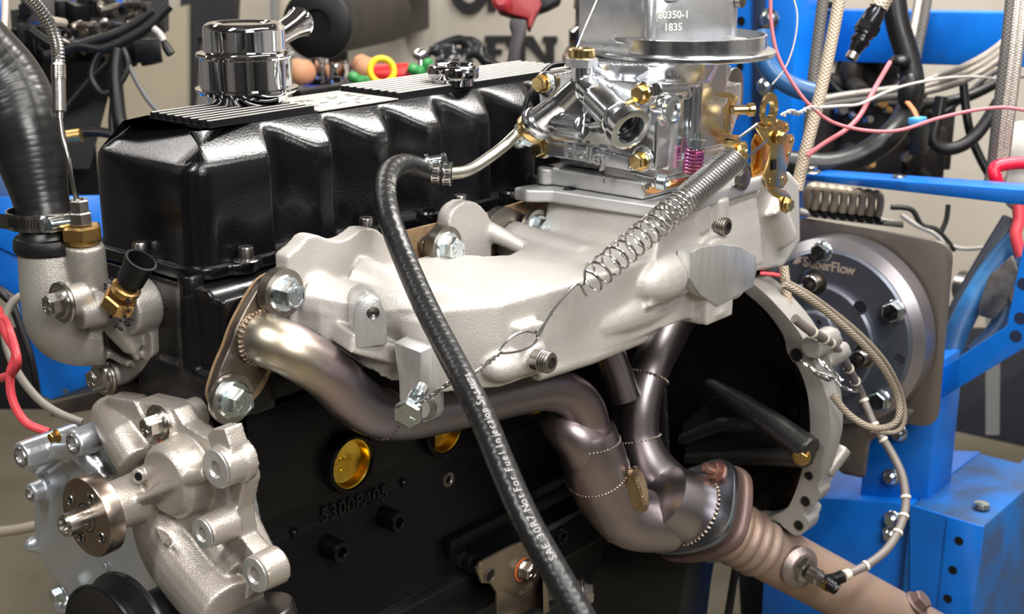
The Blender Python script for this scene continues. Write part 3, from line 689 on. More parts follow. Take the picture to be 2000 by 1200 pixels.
MB().prism([X(x+10, y+3, -.014) for x, y in pf], (.006, 0, 0)).build('gasket', BLACKP, th)
# brass sensor with black connector
so = X(232, 592, -.066); sx = (PD(268, 540, 1.30)-so).normalized(); sx = (RT*.5+UP*.72-FW*.42).normalized()
q = MB(); q.hex(so-sx*.006, sx, .0185, .014); q.lathe([(.014, .014), (.0155, .018), (.0155, .022), (.011, .025)], so, sx, 24); part(q.build('sensor_body', BRASSD, th), 'brass hexagon sensor body')
q = MB(); q.lathe([(.0105, .02), (.0105, .028), (.0145, .031), (.0155, .05), (.017, .056), (.0172, .06), (.0145, .06), (.013, .04), (0, .036)], so, sx, 28, cap=False); q.build('connector', BLACKP, th)
q = MB(); 
for k in range(60):
    a = random.random()*6.28; rr = .017+random.random()*.012; q.ell(so+V((-.004+random.random()*.004, math.cos(a)*rr, math.sin(a)*rr)), random.random()*.0014+.0008, None, 5, 4)
q.build('sealant_crumbs', BLACKP, th)['kind'] = 'stuff'
# brass fitting on the small neck with the probe
fo = X(160, 458, -.062)
q = MB(); q.hex(fo-V((0, 0, .004)), (0, 0, 1), .0225, .014); q.lathe([(.018, -.01), (.019, -.004)], fo, (0, 0, 1)); part(q.build('adapter_bush', BRASSD, th), 'brass hexagon adapter bush')
tp_ = thing('thermocouple', 'thin steel temperature probe with spiral armoured lead above the thermostat housing', 'temperature probe', fo)
q = MB(); q.hex(fo+V((0, 0, .011)), (0, 0, 1), .0125, .014); q.hex(fo+V((0, 0, .026)), (0, 0, 1), .0105, .012); q.cyl(fo+V((0, 0, .02)), fo+V((0, 0, .04)), .007, .005); q.build('compression_nut', STEEL, tp_)
dp = (fo-CP).dot(FW)
dp -= .03
pr = [fo+V((0, 0, .03)), PD(146, 375, dp+.01), PD(133, 310, dp), PD(121, 265, dp), PD(116, 222, dp)]
q = MB(); q.tube(c3(pr, 6), .0028, 12); q.tube([PD(116, 232, dp), PD(116, 218, dp)], .0042, 12); q.build('probe_sheath', SPRING, tp_)
A, B_ = PD(116, 219, dp), PD(114, 128, dp)
q = MB(); q.tube([A, lerp(A, B_, .02), lerp(A, B_, .7)], [.0065, .0072, .0072], 24)
for k in range(7): q.torus(lerp(A, B_, .72+.045*k), B_-A, .0068, .0011, 24, 6)
q.tube([lerp(A, B_, .7), B_], .0062, 20); q.build('transition_barrel', STEEL, tp_)
AR = c3([PD(114, 128, dp), PD(113, 100, dp), PD(108, 75, dp), PD(97, 48, dp), PD(80, 22, dp), PD(62, 2, dp), PD(40, -15, dp)], 16)
q = MB(); q.tube(AR, .0045, 12); 
sp = []; T = len(AR); turns = 26
for i in range(turns*10):
    t = i/(turns*10-1)*(T-1.01); k = int(t); p = lerp(AR[k], AR[k+1], t-k); d = (AR[k+1]-AR[k]).normalized(); _, u_, v_ = frame(d, (0, 1, 0)); a = 2*math.pi*i/10
    sp.append(p+(u_*math.cos(a)+v_*math.sin(a))*.0056)
q.tube(sp, .0018, 6); q.build('armoured_lead', SPRING, tp_)
# ================================================================== radiator hose with clamp
rh = thing('radiator_hose', 'thick black rubber radiator hose curving down at the left edge', 'radiator hose', X(85, 440, -.075))
dh = (X(96, 460, -.075)-CP).dot(FW)
hp = [PD(96, 478, dh), PD(86, 420, dh), PD(70, 345, dh), PD(48, 255, dh), (PD(8, 165, dh)), PD(-60, 90, dh-.02)]
P = c3(hp, 12); q = MB(); q.tube(P, [lerp(.0325, .0285, smst(i/8)) if i < 12 else lerp(.0285, .043, smst((i-12)/30)) for i in range(len(P))], 40); q.build('hose', RHOSE, rh, ang=80)
q = MB(); q.lathe([(.037, 0), (.0385, .003), (.038, .012), (.036, .016)], X(98, 478, -.075)-V((0, 0, .006)), (0, 0, 1), 36); q.build('cuff', RUBBER, rh)
cl = thing('hose_clamp', 'slotted steel worm drive clamp around the thick radiator hose', 'hose clamp', PD(85, 425, dh))
cc = PD(84, 425, dh); ca = (PD(78, 380, dh)-PD(90, 440, dh)).normalized(); ca = (ca+UP*.5+RT*-.05).normalized()
ca = V((.02, .02, 1)).normalized()
q = MB(); q.lathe([(.0362, -.009), (.0378, -.009), (.0378, .009), (.0362, .009)], cc, ca, 48, cap=False); q.build('band', STEEL, cl)
q = MB(); _, u_, v_ = frame(ca)
toc = (CP-cc).normalized(); a0 = math.atan2(toc.dot(v_), toc.dot(u_))
for k in range(-16, 5):
    an = a0+k*.085*(-1 if k else 1); an = a0-k*.085 if False else a0+k*.085
    c_ = cc+(u_*math.cos(an)+v_*math.sin(an))*.0379; nr = (c_-cc).normalized(); q.box(c_, (.0008, .0012, .0105), Matrix((nr, ca.cross(nr), ca)).transposed())
q.build('slot', BLACKP, cl)['kind'] = 'stuff'
an = a0+.62; 
def cpt(an, rr, hh=0): return cc+(u_*math.cos(an)+v_*math.sin(an))*rr+ca*hh
sgn = 1 if (cpt(a0+.5, .04)-cc).dot(RT) > 0 else -1
an = a0+sgn*.42; nr = (cpt(an, .04)-cc).normalized(); tg = ca.cross(nr)*sgn
q = MB(); tt = c3([cpt(a0-sgn*1.15, .0379), cpt(a0-sgn*1.5, .046)-tg*.0, cpt(a0-sgn*1.62, .062), cpt(a0-sgn*1.6, .085)], 5); q.rings([[p-ca*.008, p+ca*.008, p+ca*.008+FW*.0012, p-ca*.008+FW*.0012] for p in tt]); q.build('free_tail', STEEL, cl)
q = MB(); q.box(cpt(an, .0415), (.007, .030, .018), Matrix((nr, tg, ca)).transposed()); q.build('screw_housing', STEEL, cl, bev=.0025)
q = MB(); q.hex(cpt(an, .0435)-tg*.014, -tg, .0078, .008); q.cyl(cpt(an, .0445)-tg*.018, cpt(an, .0445)+tg*.016, .0055); q.build('clamp_screw', ZINC, cl)
# ================================================================== timing cover
tc = thing('timing_cover', 'silver cast aluminium front timing cover behind the water pump', 'timing cover', (-.04, .15, .8))
b = MB()
pf = [(215, 838), (160, 862), (112, 884), (78, 915), (68, 965), (72, 1060), (98, 1118), (140, 1165), (175, 1215), (300, 1260), (430, 1210), (430, 1000), (330, 850)]
P = c3([X(x, y, -.05) for x, y in pf], 4, True); cen = sum(P, V((0, 0, 0)))/len(P)
b.rings([[p+V((.05, 0, 0)) for p in P], P, [lerp(p, cen, .06)+V((-.006, 0, 0)) for p in P]])
b.lathe([(.0175, 0), (.019, .075)], X(40, 893, -.11), (1, 0, 0), 26); b.lathe([(.0155, 0), (.018, .07)], X(142, 868, -.105), (1, 0, 0), 26)
b.tube([X(95, 880, -.075), X(160, 880, -.06), X(215, 940, -.055)], .012, 12); b.tube([X(150, 880, -.06), X(200, 935, -.058)], .010, 12); b.tube([X(70, 910, -.06), X(120, 870, -.07), X(215, 850, -.06)], .012, 12)
b.lathe([(.012, 0), (.013, .03)], X(58, 965, -.075), (1, 0, 0)); b.ell(X(76, 1060, -.05), (.02, .012, .012)); b.ell(X(135, 1178, -.05), (.02, .014, .014))
b.build('cover_casting', TCOV, tc, remesh=.0028, smooth=4, ang=180)
for px, py, x, r in ((40, 893, -.1115, .0095), (142, 868, -.1065, .009), (57, 966, -.077, .006)):
    q = MB(); q.lathe([(r*1.25, -.0002), (r*1.2, .0012), (r, .0008), (r*.95, -.004), (0, -.004)], X(px, py, x), (-1, 0, 0), 26, cap=False); o = q.build('screw_hole', STEEL, tc)
    q = MB(); q.lathe([(r*.7, -.0035), (r*.66, -.0032)], X(px, py, x), (-1, 0, 0), 20); q.build('hole_bottom', BLACKP, tc).parent = o
bolt(tc, X(118, 1160, -.07), nx_, .009, .01, ZINC, marks=False); bolt(tc, X(112, 852, -.1), nx_, .006, .008, BRASSD, marks=False)
q = MB(); q.text('2', X(205, 1118, -.0585), (0, -1, 0), (0, .2, 1), .03, .0006); q.text('C', X(86, 935, -.058), (0, -1, 0), (0, 0, 1), .02, .0006); q.build('casting_marks', TCOV, tc)['kind'] = 'stuff'
# timing scale
q = MB(); q.prism([X(x, y, -.075) for x, y in ((333, 1150), (352, 1140), (400, 1215), (345, 1215))], (.003, 0, 0)); sc_ = q.build('timing_scale', mat('pale_metal_scale', (.62, .64, .68), .4, .5), tc); part(sc_, 'pale timing scale with stamped numbers')
q = MB()
for t, px, py, z in (('24', 346, 1161, .0095), ('20', 355, 1175, .011), ('16', 362, 1190, .011), ('12', 368, 1206, .011), ('BEF', 384, 1198, .011)): q.text(t, X(px, py, -.0762), (0, -1, .12), (0, 0.3 if t != 'BEF' else 1, 1 if t != 'BEF' else -.2), z, .0004)
for k in range(9): a = X(326+k*2.4, 1160+k*7, -.0762); q.box(a, (.0006, .008, .0012))
q.build('numbers', BLACKP, tc).parent = sc_
# ================================================================== water pump
wp = thing('water_pump', 'brownish cast aluminium water pump with round hub flange at lower left', 'water pump', (-.06, 0, .95))
b = MB()
HB = X(188, 1003, -.150); AX = V((1, 0, 0))
b.lathe([(.0255, 0), (.0265, .03), (.029, .06), (.034, .09)], HB+V((.012, 0, 0)), AX, 32)
b.lathe([(.034, 0), (.040, .008), (.044, .06)], X(318, 945, -.104), AX, 36)
# upper left arm
b.rings([[X(x, y, -.075) for x, y in ((183, 798), (215, 775), (262, 782), (300, 858), (262, 905), (232, 870))], [X(x+24, y-12, -.015) for x, y in ((183, 798), (215, 775), (262, 782), (300, 858), (262, 905), (232, 870))]])
b.tube([X(210, 800, -.06), X(250, 860, -.075), X(275, 905, -.08)], [.02, .026, .025], 18)
b.prism([X(x, y, -.04) for x, y in ((208, 860), (260, 860), (275, 945), (205, 940))], (.03, 0, 0))
# back plate
pp = [(262, 782), (340, 800), (358, 830), (420, 868), (470, 905), (476, 945), (464, 1000), (470, 1050), (495, 1080), (520, 1110), (515, 1150), (470, 1180), (340, 1130), (285, 1050), (260, 960)]
b.prism([X(x, y, -.070) for x, y in pp], (.022, 0, 0)); b.prism([X(x, y, -.05) for x, y in pp[:3]+pp[10:]], (.035, 0, 0))
b.lathe([(.0165, 0), (.018, .05)], X(314, 832, -.078), AX, 24); b.tube([X(330, 845, -.05), X(420, 890, -.05)], .012, 12)
b.prism([X(x, y, -.052) for x, y in ((352, 832), (425, 870), (430, 930), (372, 930))], (.012, 0, 0))
# right boss with upright finger
RB_ = X(424, 915, -.098); b.lathe([(.0205, 0), (.021, .022), (.023, .024), (.023, .034)], RB_, AX, 28)
b.prism([X(x, y, -.09) for x, y in ((403, 850), (414, 838), (438, 838), (449, 872), (456, 905), (420, 905))], (.022, 0, 0))
# long rib
b.tube([X(250, 985, -.118), X(320, 956, -.104), X(405, 924, -.092)], [.004, .006, .0075], 10)
b.prism([X(252, 986, -.117), X(405, 926, -.091), X(405, 934, -.05), X(300, 985, -.06)], (0, 0, -.007))
# scroll and outlet
b.ell(X(350, 1000, -.055), (.04, .055, .05)); b.tube(c3([X(335, 990, -.06), X(350, 1060, -.068), X(395, 1130, -.075), X(455, 1200, -.085)], 5), [.045-.0005*i for i in range(16)], 24)
b.tube(c3([X(390, 960, -.05), X(420, 1040, -.05), X(480, 1130, -.06)], 5), .03, 16)
b.lathe([(.0165, 0), (.018, .036)], X(398, 1042, -.108), AX, 26); b.lathe([(.0185, 0), (.0195, .028)], X(500, 1122, -.105), AX, 26)
b.tube([X(530, 1090, -.07), X(545, 1130, -.07)], .012, 10)
b.rings([[X(302, 1030, -.10), X(316, 1062, -.135), X(330, 1072, -.10)], [X(312, 1026, -.07), X(332, 1056, -.11), X(340, 1068, -.07)]])
b.lathe([(.0085, 0), (.0085, .02)], X(268, 932, -.113)+V((0, 0, .0)), (.9, .35, -.1), 20)
b.build('pump_casting', PUMP, wp, remesh=.002, smooth=3, ang=180)
for px, py, x, r in ((420, 917, -.1005, .0085), (394, 1044, -.1105, .0075), (496, 1124, -.1075, .0085)):
    q = MB(); c = X(px, py, x)
    R0 = {420: .0205, 394: .0165, 496: .0185}[px]
    q.lathe([(R0*.98, .001), (R0*.94, 0), (r*1.1, -.0006), (r, .0006), (r*.86, .002), (r, .0035), (r*.86, .005), (r, .0065), (r*.8, .008), (0, .008)], c, AX, 28, cap=False); o = q.build('threaded_boss_face', CASTM, wp)
    MB().lathe([(r*.84, .0072), (r*.8, .0075)], c, AX, 20).build('threaded_hole', BLACKP, wp).parent = o
MB().lathe([(.0045, -.001), (.0042, -.0006)], X(269, 932, -.1135), (-.9, -.35, .1), 20).build('weep_hole', BLACKP, wp)
bolt(wp, X(308, 829, -.080), nx_, .0115, .014, STEEL, washer=.003, wm=STEEL)
# hub: flange disc with shaft stub and three visible holes
q = MB(); q.lathe([(.037, .020), (.0425, .018), (.0425, .0015), (.0415, 0), (.0145, 0)], X(168, 1012, -.162), AX, 56, cap=False); q.lathe([(.030, .019), (.037, .020)], X(168, 1012, -.162), AX, 56, cap=False)
q.build('hub_flange', RUSTY, wp, ang=40)
hc = X(168, 1012, -.162)
q = MB(); q.lathe([(0, -.022), (.0075, -.022), (.0082, -.026), (.0105, -.026), (.0122, -.024), (.0122, 0), (.0155, 0)], hc, AX, 32, cap=False); part(q.build('shaft', STEEL, wp, ang=40), 'polished shaft stub')
for an in (118, 28-2, -62, 208):
    c = hc+V((0, math.cos(math.radians(an)), math.sin(math.radians(an))))*.0285
    q = MB(); q.lathe([(.0066, -.0006), (.0058, .0004), (.005, .0005)], c, AX, 18, cap=False)
    for k in range(2): q.torus(c+AX*(-.0004), AX, .0056-.0013*k, .00045, 18, 5)
    o = q.build('flange_hole', STEEL, wp); MB().lathe([(.0048, -.0002), (.0046, -.0003)], c, AX, 18).build('hole_bottom', BLACKP, wp).parent = o
q = MB(); q.ell(X(316, 860, -.078), (.004, .006, .003)); part(q.build('rust_patch', RUST, wp, remesh=.001, smooth=2, ang=180), 'orange rust under the bolt')
# outlet collar
oc2 = thing('hose_coupling', 'dark banded coupling on the water pump outlet at the bottom edge', 'coupling', X(500, 1200, -.08))
q = MB(); q.lathe([(.043, 0), (.045, .002), (.045, .014), (.043, .016), (.036, .018), (.034, .06)], X(488, 1182, -.08)+V((0, 0, -.008)), (.1, -.25, -1), 40); q.build('sleeve', mat('greyed_steel', (.3, .29, .28), .35, 1., col2=(.2, .19, .18), ns=30), oc2)
# ================================================================== crank pulley
pu = thing('crank_pulley', 'black twin rim crankshaft pulley at the bottom left edge', 'pulley', X(240, 1200, -.15))
c = X(192, 1153, -.175)-V((0, 0, .072))
q = MB(); q.lathe([(0, .006), (.06, .006), (.0685, .003), (.0705, 0), (.0725, .001), (.0725, .004), (.060, .013), (.060, .018), (.0745, .029), (.0755, .033), (.074, .036), (.04, .036), (.04, .1)], c, AX, 72, cap=False); q.build('pulley_body', mat('satin_black', (.005, .005, .006), .34, spec=.4), pu, ang=30)
# ================================================================== carburettor
ca = thing('carburetor', 'shiny two barrel carburetor with gold bolts on the aluminium intake manifold', 'carburetor', (.56, -.168, 1.16))
# adapter plates beneath it
b = MB()
b.rings([[V((x, y, z)) for x, y in ((.47, -.275), (.735, -.272), (.735, -.07), (.475, -.07), (.442, -.062), (.44, -.085), (.46, -.11))] for z in (1.152, 1.169)])
o = b.build('adapter_plate', CARBS if 'CARBS' in globals() else mat('satin_aluminium_plate', (.6, .6, .6), .42, .6, bump=.2, bs=400), ca, bev=.004, seg=3); PLT = o.data.materials[0]
b = MB(); b.rings([[V((x, y, z)) for x, y in ((.478, -.235), (.70, -.245), (.70, -.075), (.478, -.075))] for z in (1.17, 1.192)]); b.cyl((.482, -.085, 1.17), (.482, -.085, 1.192), .013); b.build('spacer', PLT, ca, bev=.004, seg=3)
MB().lathe([(.008, 0), (.0075, .001)], PZ(1112, 370, 1.1692), (0, 0, 1), 22).build('plate_hole', BLACKP, ca)
# throttle body (base)
b = MB(); b.rings([[V((x, y, z)) for x, y in ((.500, -.243), (.675, -.243), (.675, -.09), (.500, -.09))] for z in (1.193, 1.212)])
b.rings([[PX(x, y, .485) for x, y in ((1178, 322), (1280, 348), (1280, 372), (1200, 355), (1178, 340))], [PX(x, y, .52) for x, y in ((1178, 322), (1280, 348), (1280, 372), (1200, 355), (1178, 340))]]); b.build('throttle_body', CARBM, ca, bev=.003)
# main body
b = MB(); b.rings([[V((x, y, z)) for x, y in ((.515, -.236), (.66, -.236), (.66, -.095), (.515, -.095))] for z in (1.212, 1.32)])
b.rings([[V((x, y, z)) for x, y in ((.53, -.246), (.545, -.246), (.545, -.2), (.53, -.2))] for z in (1.21, 1.322)])
b.rings([[V((x, y, z)) for x, y in ((.575, -.25), (.58, -.25), (.58, -.2), (.575, -.2))] for z in (1.205, 1.325)])
b.lathe([(.08, 0), (.098, .03)], (.575, -.168, 1.30), (0, 0, 1), 40)
b.build('main_body', CARB, ca, remesh=.0022, smooth=2, ang=180)
b = MB(); b.rings([[V((x, y, z)) for x, y in ((.497, -.258), (.515, -.258), (.515, -.08), (.497, -.08))] for z in (1.206, 1.312)]); b.build('metering_block', CARBM, ca, bev=.002)
# fuel bowl
b = MB(); Bp = lambda px, py, x=.462: PX(px, py, x)
face = [(1062, 290), (1065, 265), (1058, 240), (1050, 170), (1060, 150), (1110, 140), (1135, 132), (1190, 155), (1240, 160), (1268, 168), (1274, 190), (1272, 330), (1232, 334), (1064, 304)]
Pf = [Bp(x, y, .468) for x, y in face]; b.prism(Pf, (.03, 0, 0))
b.rings([[V((x, y, z)) for x, y in ((.468, -.258), (.497, -.258), (.497, -.085), (.468, -.085))] for z in (1.21, 1.305)])
b.tube([Bp(1135, 165, .455), Bp(1100, 200, .448), Bp(1052, 240, .442)], [.014, .0165, .0185], 24)
b.tube([Bp(1140, 165, .455), Bp(1170, 195, .448)], .014, 24); b.tube([Bp(1165, 190, .452), Bp(1207, 232, .436)], [.0195, .0215], 28)
b.lathe([(.013, 0), (.013, .035)], Bp(1136, 175, .455), (0, 0, 1), 20)
b.rings([[Bp(1083, 255, x) for x in (.43, .47)]+[Bp(1090, 190, x) for x in (.47, .445)], [Bp(1140, 262, x) for x in (.43, .47)]+[Bp(1147, 196, x) for x in (.47, .445)]])
b.tube([Bp(1084, 238, .448), Bp(1140, 246, .448)], .017, 22)
b.rings([[Bp(x, y, .458) for x, y in ((1066, 274), (1150, 288), (1236, 308), (1232, 335), (1150, 318), (1064, 302))], [Bp(x, y, .48) for x, y in ((1066, 274), (1150, 288), (1236, 308), (1232, 335), (1150, 318), (1064, 302))]])
for px, py in ((1060, 162), (1255, 182), (1252, 314), (1058, 290)): b.lathe([(.0135, 0), (.0135, .04)], Bp(px, py, .462), AX, 20)
b.lathe([(.0165, 0), (.018, .02)], PY(1312, 215, -.268), (0, 1, 0), 28); b.tube([PY(1280, 175, -.258), PY(1335, 172, -.258), PY(1338, 190, -.258)], .009, 10)
b.tube([Bp(1150, 245, .45), Bp(1190, 240, .45)], .005, 8)
b.build('fuel_bowl', CARB, ca, remesh=.0017, smooth=2, ang=180)
c = Bp(1230, 252, .431); e = (c-Bp(1165, 190, .452)).normalized()
q = MB(); q.lathe([(.0225, -.012), (.0262, -.010), (.0262, .002), (.0235, .003), (.018, .003), (.0165, -.002), (.0165, -.012), (.014, -.013), (.013, -.03)], c, e, 40, cap=False); q.build('inlet_boss', CARB, ca, ang=40)
q = MB(); q.lathe([(.0128, -.016), (.0127, -.0155)], c, e, 30); q.torus(c-e*.009, e, .015, .0012, 32, 8); q.build('inlet_opening', BLACKP, ca)
e2 = (Bp(1040, 250, .44)-Bp(1100, 200, .448)).normalized(); c2 = Bp(1046, 244, .4405)
q = MB(); q.lathe([(.020, -.010), (.0215, -.008), (.0215, .002), (.020, .004)], c2, e2, 34); q.build('inlet_boss', CARB, ca, ang=40)
q = MB(); q.lathe([(.0195, .004), (.020, .005), (.020, .012), (.018, .014)], c2, e2, 34); q.build('gold_ring', GOLD, ca)
q = MB(); q.hex(c2+e2*.013, e2, .0165, .013); q.lathe([(.0118, .026), (.0125, .032), (.010, .038)], c2, e2, 26); q.build('inlet_nut', ZINC, ca)
c = Bp(1136, 130, .455)
q = MB(); q.hex(c, (0, 0, 1), .0195, .011); q.build('vent_nut', CARBM, ca); q = MB(); q.lathe([(.0145, .011), (.0165, .012), (.0165, .020), (.015, .0215), (.009, .022), (.008, .018), (0, .018)], c, (0, 0, 1), 32, cap=False); q.build('gold_ring', GOLD, ca)
for px, py in ((1060, 163), (1254, 183), (1251, 315), (1058, 290)): bolt(ca, Bp(px, py, .461), nx_, .0098, .010, GOLD, fl=1.25, marks=False, name='bowl_screw')
q = MB(); q.tube([Bp(1226, 205, .445), Bp(1240, 200, .45)], .006, 10); q.build('gold_vent_tip', GOLD, ca)
q = MB(); q.lathe([(.0165, -.001), (.0168, .003), (.0125, .004), (.0115, -.001), (.010, -.004), (0, -.004)], PY(1312, 215, -.268), D, 32, cap=False); q.build('sight_plug', ZINC, ca)
lo = Bp(1145, 303, .4548); ld = (Bp(1180, 312, .4575)-Bp(1110, 296, .4575)).normalized()
q = MB(); q.prism([Bp(x, y, .4562) for x, y in ((1070, 277), (1150, 290), (1228, 309), (1226, 332), (1150, 316), (1068, 300))], (.004, 0, 0)); q.build('name_band', mat('dull_cast_band', (.42, .43, .46), .35, .9), ca, bev=.001)
lo = Bp(1145, 303, .4545); q = MB(); q.text('Holley', lo, ld, (0, 0, 1), .027, .0022, bold=True, sp=.95); q.build('maker_lettering', CARBM, ca, bev=.0004, seg=1)
for px, py in ((1186, 348), (1262, 360)): capscrew(ca, PX(px, py, .483), (0, 0, -1), .0055, .006, STEEL, washer=0)
# air horn with flange disc
FC2 = V((.615, -.197, 1.329))
b = MB(); b.lathe([(.06, -.004), (.112, 0), (.1145, .002), (.1145, .006), (.112, .008), (.103, .009), (.1025, .026), (.0995, .0265), (.099, .010), (.06, .010)], FC2, (0, 0, 1), 80, cap=False); b.build('air_cleaner_flange', CARB, ca, ang=35)
Hc = V((.597, -.168, 0)); rr = .089
oct_ = [(-.077, .066), (-.077, -.030), (-.068, -.042), (-.032, -.064), (.02, -.076), (.055, -.076), (.072, -.05), (.072, .05), (.04, .075), (-.05, .075)]
b = MB(); b.rings([[V((Hc.x+x, Hc.y+y, z)) for x, y in oct_] for z in (1.333, 1.408)])
b.rings([[V((Hc.x+x, Hc.y+y, z)) for x, y in ((-.015, -.080), (.075, -.088), (.075, 0), (-.015, 0))] for z in (1.333, 1.349)])
b.rings([[V((Hc.x+x, Hc.y+y, z)) for x, y in ((-.084, .06), (-.084, -.035), (-.066, -.052), (-.03, 0))] for z in (1.333, 1.350)])
b.rings([[V((Hc.x+x, Hc.y+y, z)) for x, y in ((.058, -.074), (.070, -.074), (.070, 0), (.058, 0))] for z in (1.34, 1.403)]); b.cyl(V((Hc.x+.064, Hc.y-.074, 1.395)), V((Hc.x+.064, Hc.y+.05, 1.395)), .011)
b.tube([V((Hc.x-.071, Hc.y-.037, 1.333)), V((Hc.x-.071, Hc.y-.037, 1.408))], .0075, 14)
b.rings([[V((Hc.x+x, Hc.y+y, z)) for x, y in ((-.06, -.06), (.05, -.06), (.05, .06), (-.06, .06))] for z in (1.40, 1.43)])
b.rings([[V((Hc.x+x, Hc.y+y, z)) for x, y in ((.068, -.06), (.093, -.055), (.093, 0), (.068, 0))] for z in (1.335, 1.385)])
b.build('air_horn', CARBM, ca, bev=.0025, seg=2)
cs = V((Hc.x+.064, Hc.y-.0755, 1.395)); q = MB(); q.lathe([(.0075, 0), (.0085, .001), (.0085, .008), (.007, .009)], cs, D, 24); q.build('choke_shaft_end', DSTEEL, ca)
fd_ = V((.036, -.022, 0)).normalized(); a = V((Hc.x-.0475, Hc.y-.0545, 1.383))+V((fd_.y, -fd_.x, 0))*.0006
q = MB(); q.text('80350-1', a, fd_, (0, 0, 1), .0125, .0006, bold=True, sp=1.0); q.text('1835', a-V((0, 0, .0145)), fd_, (0, 0, 1), .0125, .0004, bold=True); q.build('stamped_numbers', MARK, ca)
# idle screw with pink spring
s0 = PY(1362, 270, -.262); s1 = PY(1352, 345, -.262)
q = MB(); sp = []
for i in range(7*14+1): a = i/14*2*math.pi; p = lerp(PY(1358, 290, -.262), PY(1352, 338, -.262), i/98); sp.append(p+V((math.cos(a), math.sin(a), 0))*.0108)
q.tube(sp, .0021, 7); o = q.build('idle_spring', mat('violet_plated_spring', (.75, .25, .42), .22, 1., col2=(.6, .2, .5), ns=60), ca); part(o, 'pink violet plated spring')
q = MB(); q.cyl(s0, s1, .005); q.hex(lerp(s0, s1, .28), (s0-s1), .011, .012); q.cyl(s0, s0+(s0-s1).normalized()*.006, .0075); q.build('idle_screw', ZINC, ca)
# accelerator pump and vacuum pot at the rear side
b = MB(); b.rings([[V((x, y, z)) for x, y in ((.66, -.225), (.72, -.222), (.72, -.12), (.66, -.12))] for z in (1.255, 1.285)]); b.rings([[PY(x, y, -.215) for x, y in ((1375, 135), (1428, 128), (1425, 150), (1410, 175), (1380, 170))], [PY(x, y, -.14) for x, y in ((1375, 135), (1428, 128), (1425, 150), (1410, 175), (1380, 170))]])
b.tube([PY(1392, 170, -.2), PY(1402, 215, -.2), PY(1398, 300, -.2)], .018, 14); b.tube([PY(1425, 210, -.2), PY(1405, 270, -.21)], .014, 12)
b.build('rear_casting', CARBM, ca, remesh=.0025, smooth=3, ang=180)
q = MB(); q.text('Holley', PY(1396, 216, -.2235), (1, 0, .12), (0, 0, 1), .021, .0012, bold=True); q.build('maker_lettering', CARBM, ca)
yplate([(1428, 142), (1438, 132), (1450, 140), (1453, 165), (1450, 215), (1440, 235), (1430, 215), (1420, 190)], -.2, .004, DSTEEL, 'choke_bracket', ca)
# throttle linkage in yellow zinc
YL = -.275
def gp(pxs, y=YL, th=.0028, name='lever', m=GOLD, sm=False): return yplate(pxs, y, th, m, name, ca, bev=.0008, sm=sm)
gp([(1404, 181), (1428, 180), (1442, 188), (1440, 200), (1428, 212), (1432, 240), (1428, 262), (1414, 262), (1418, 232), (1414, 214), (1424, 200), (1426, 192), (1404, 189)], YL)
q = MB(); q.rings([[PY(1412, 262, YL+i) for i in (-.006, .014)]+[PY(1446, 264, YL+i) for i in (.014, -.006)], [PY(1412, 270, YL+i) for i in (-.006, .014)]+[PY(1446, 274, YL+i) for i in (.014, -.006)]]); q.hex(PY(1428, 272, YL), (0, 0, -1), .010, .014); q.build('link_nut', GOLD, ca)
q = MB(); c = PY(1432, 215, YL-.001); e = V((.75, -.66, 0)); q.cyl(c, c+e*.02, .0058); q.lathe([(.0075, .018), (.0085, .02), (.0085, .026), (.0045, .028)], c, e, 20); q.build('swivel', GOLD, ca)
q = MB(); q.lathe([(.008, 0), (.014, .002), (.014, .010), (.010, .013)], PY(1440, 298, YL), (.5, -.85, .1), 24); q.torus(PY(1444, 300, YL-.012), (.5, -.85, .1), .009, .003); q.build('lever_spring', GOLD, ca)
# big throttle lever with ring
q = MB(); rc = PY(1500, 214, YL-.004)
lv = [(1478, 250), (1480, 240), (1500, 238), (1520, 232), (1530, 236), (1540, 240), (1542, 255), (1535, 262), (1548, 262), (1553, 272), (1544, 305), (1536, 335), (1540, 352), (1530, 368), (1516, 372), (1500, 368), (1492, 345), (1500, 320), (1506, 290), (1490, 272)]
gp(lv, YL-.002, .003)
q.lathe([(.0115, -.004), (.0135, -.004), (.0140, .0), (.0215, .0), (.0215, .003), (.0115, .003), (.0115, -.004)], rc, (0, -1, 0), 36, cap=False); q.build('cable_ring', GOLD, ca)
MB().lathe([(.0102, 0), (.010, .0007)], rc-V((0, .0006, 0))+V((0, 0, 0)), D, 26).build('ring_opening', BLUE, ca) if False else None
gp([(1470, 280), (1478, 262), (1500, 275), (1505, 300), (1500, 340), (1488, 368), (1474, 368), (1470, 340)], YL+.012, .003, m=mat('copper_gold_zinc', (.75, .4, .12), .22, 1.))
gp([(1500, 370), (1515, 368), (1535, 372), (1546, 385), (1546, 405), (1536, 418), (1526, 412), (1524, 390), (1512, 384)], YL-.004, .003)
for px, py, r in ((1537, 400, .0085), (1522, 268, .007)):
    c = PY(px, py, YL-.006); bolt(ca, c, D, r, .006, GOLD, marks=False, name='lever_nut')
for px, py in ((1536, 248), (1546, 275), (1541, 302), (1528, 350), (1505, 352), (1518, 240)):
    q = MB(); q.lathe([(.0036, 0), (.0032, .0008), (.002, .0008)], PY(px, py, YL-.0022), D, 14); q.build('rivet', GOLD, ca)
q = MB(); q.tube([PY(1480, 250, YL-.006), PY(1506, 252, YL-.008), PY(1509, 245, YL-.010), PY(1504, 240, YL-.008)], .0022, 8); q.build('stop_tab', GOLD, ca)
q = MB(); c = PY(1512, 322, YL-.0035); q.box(c, (.012, .001, .014)); q.build('lever_slot', BLACKP, ca, bev=.002)
q = MB(); q.lathe([(.017, -.01), (.017, .004), (.012, .006)], PY(1468, 345, YL+.02), D, 26); q.build('cam', BLACKP, ca)
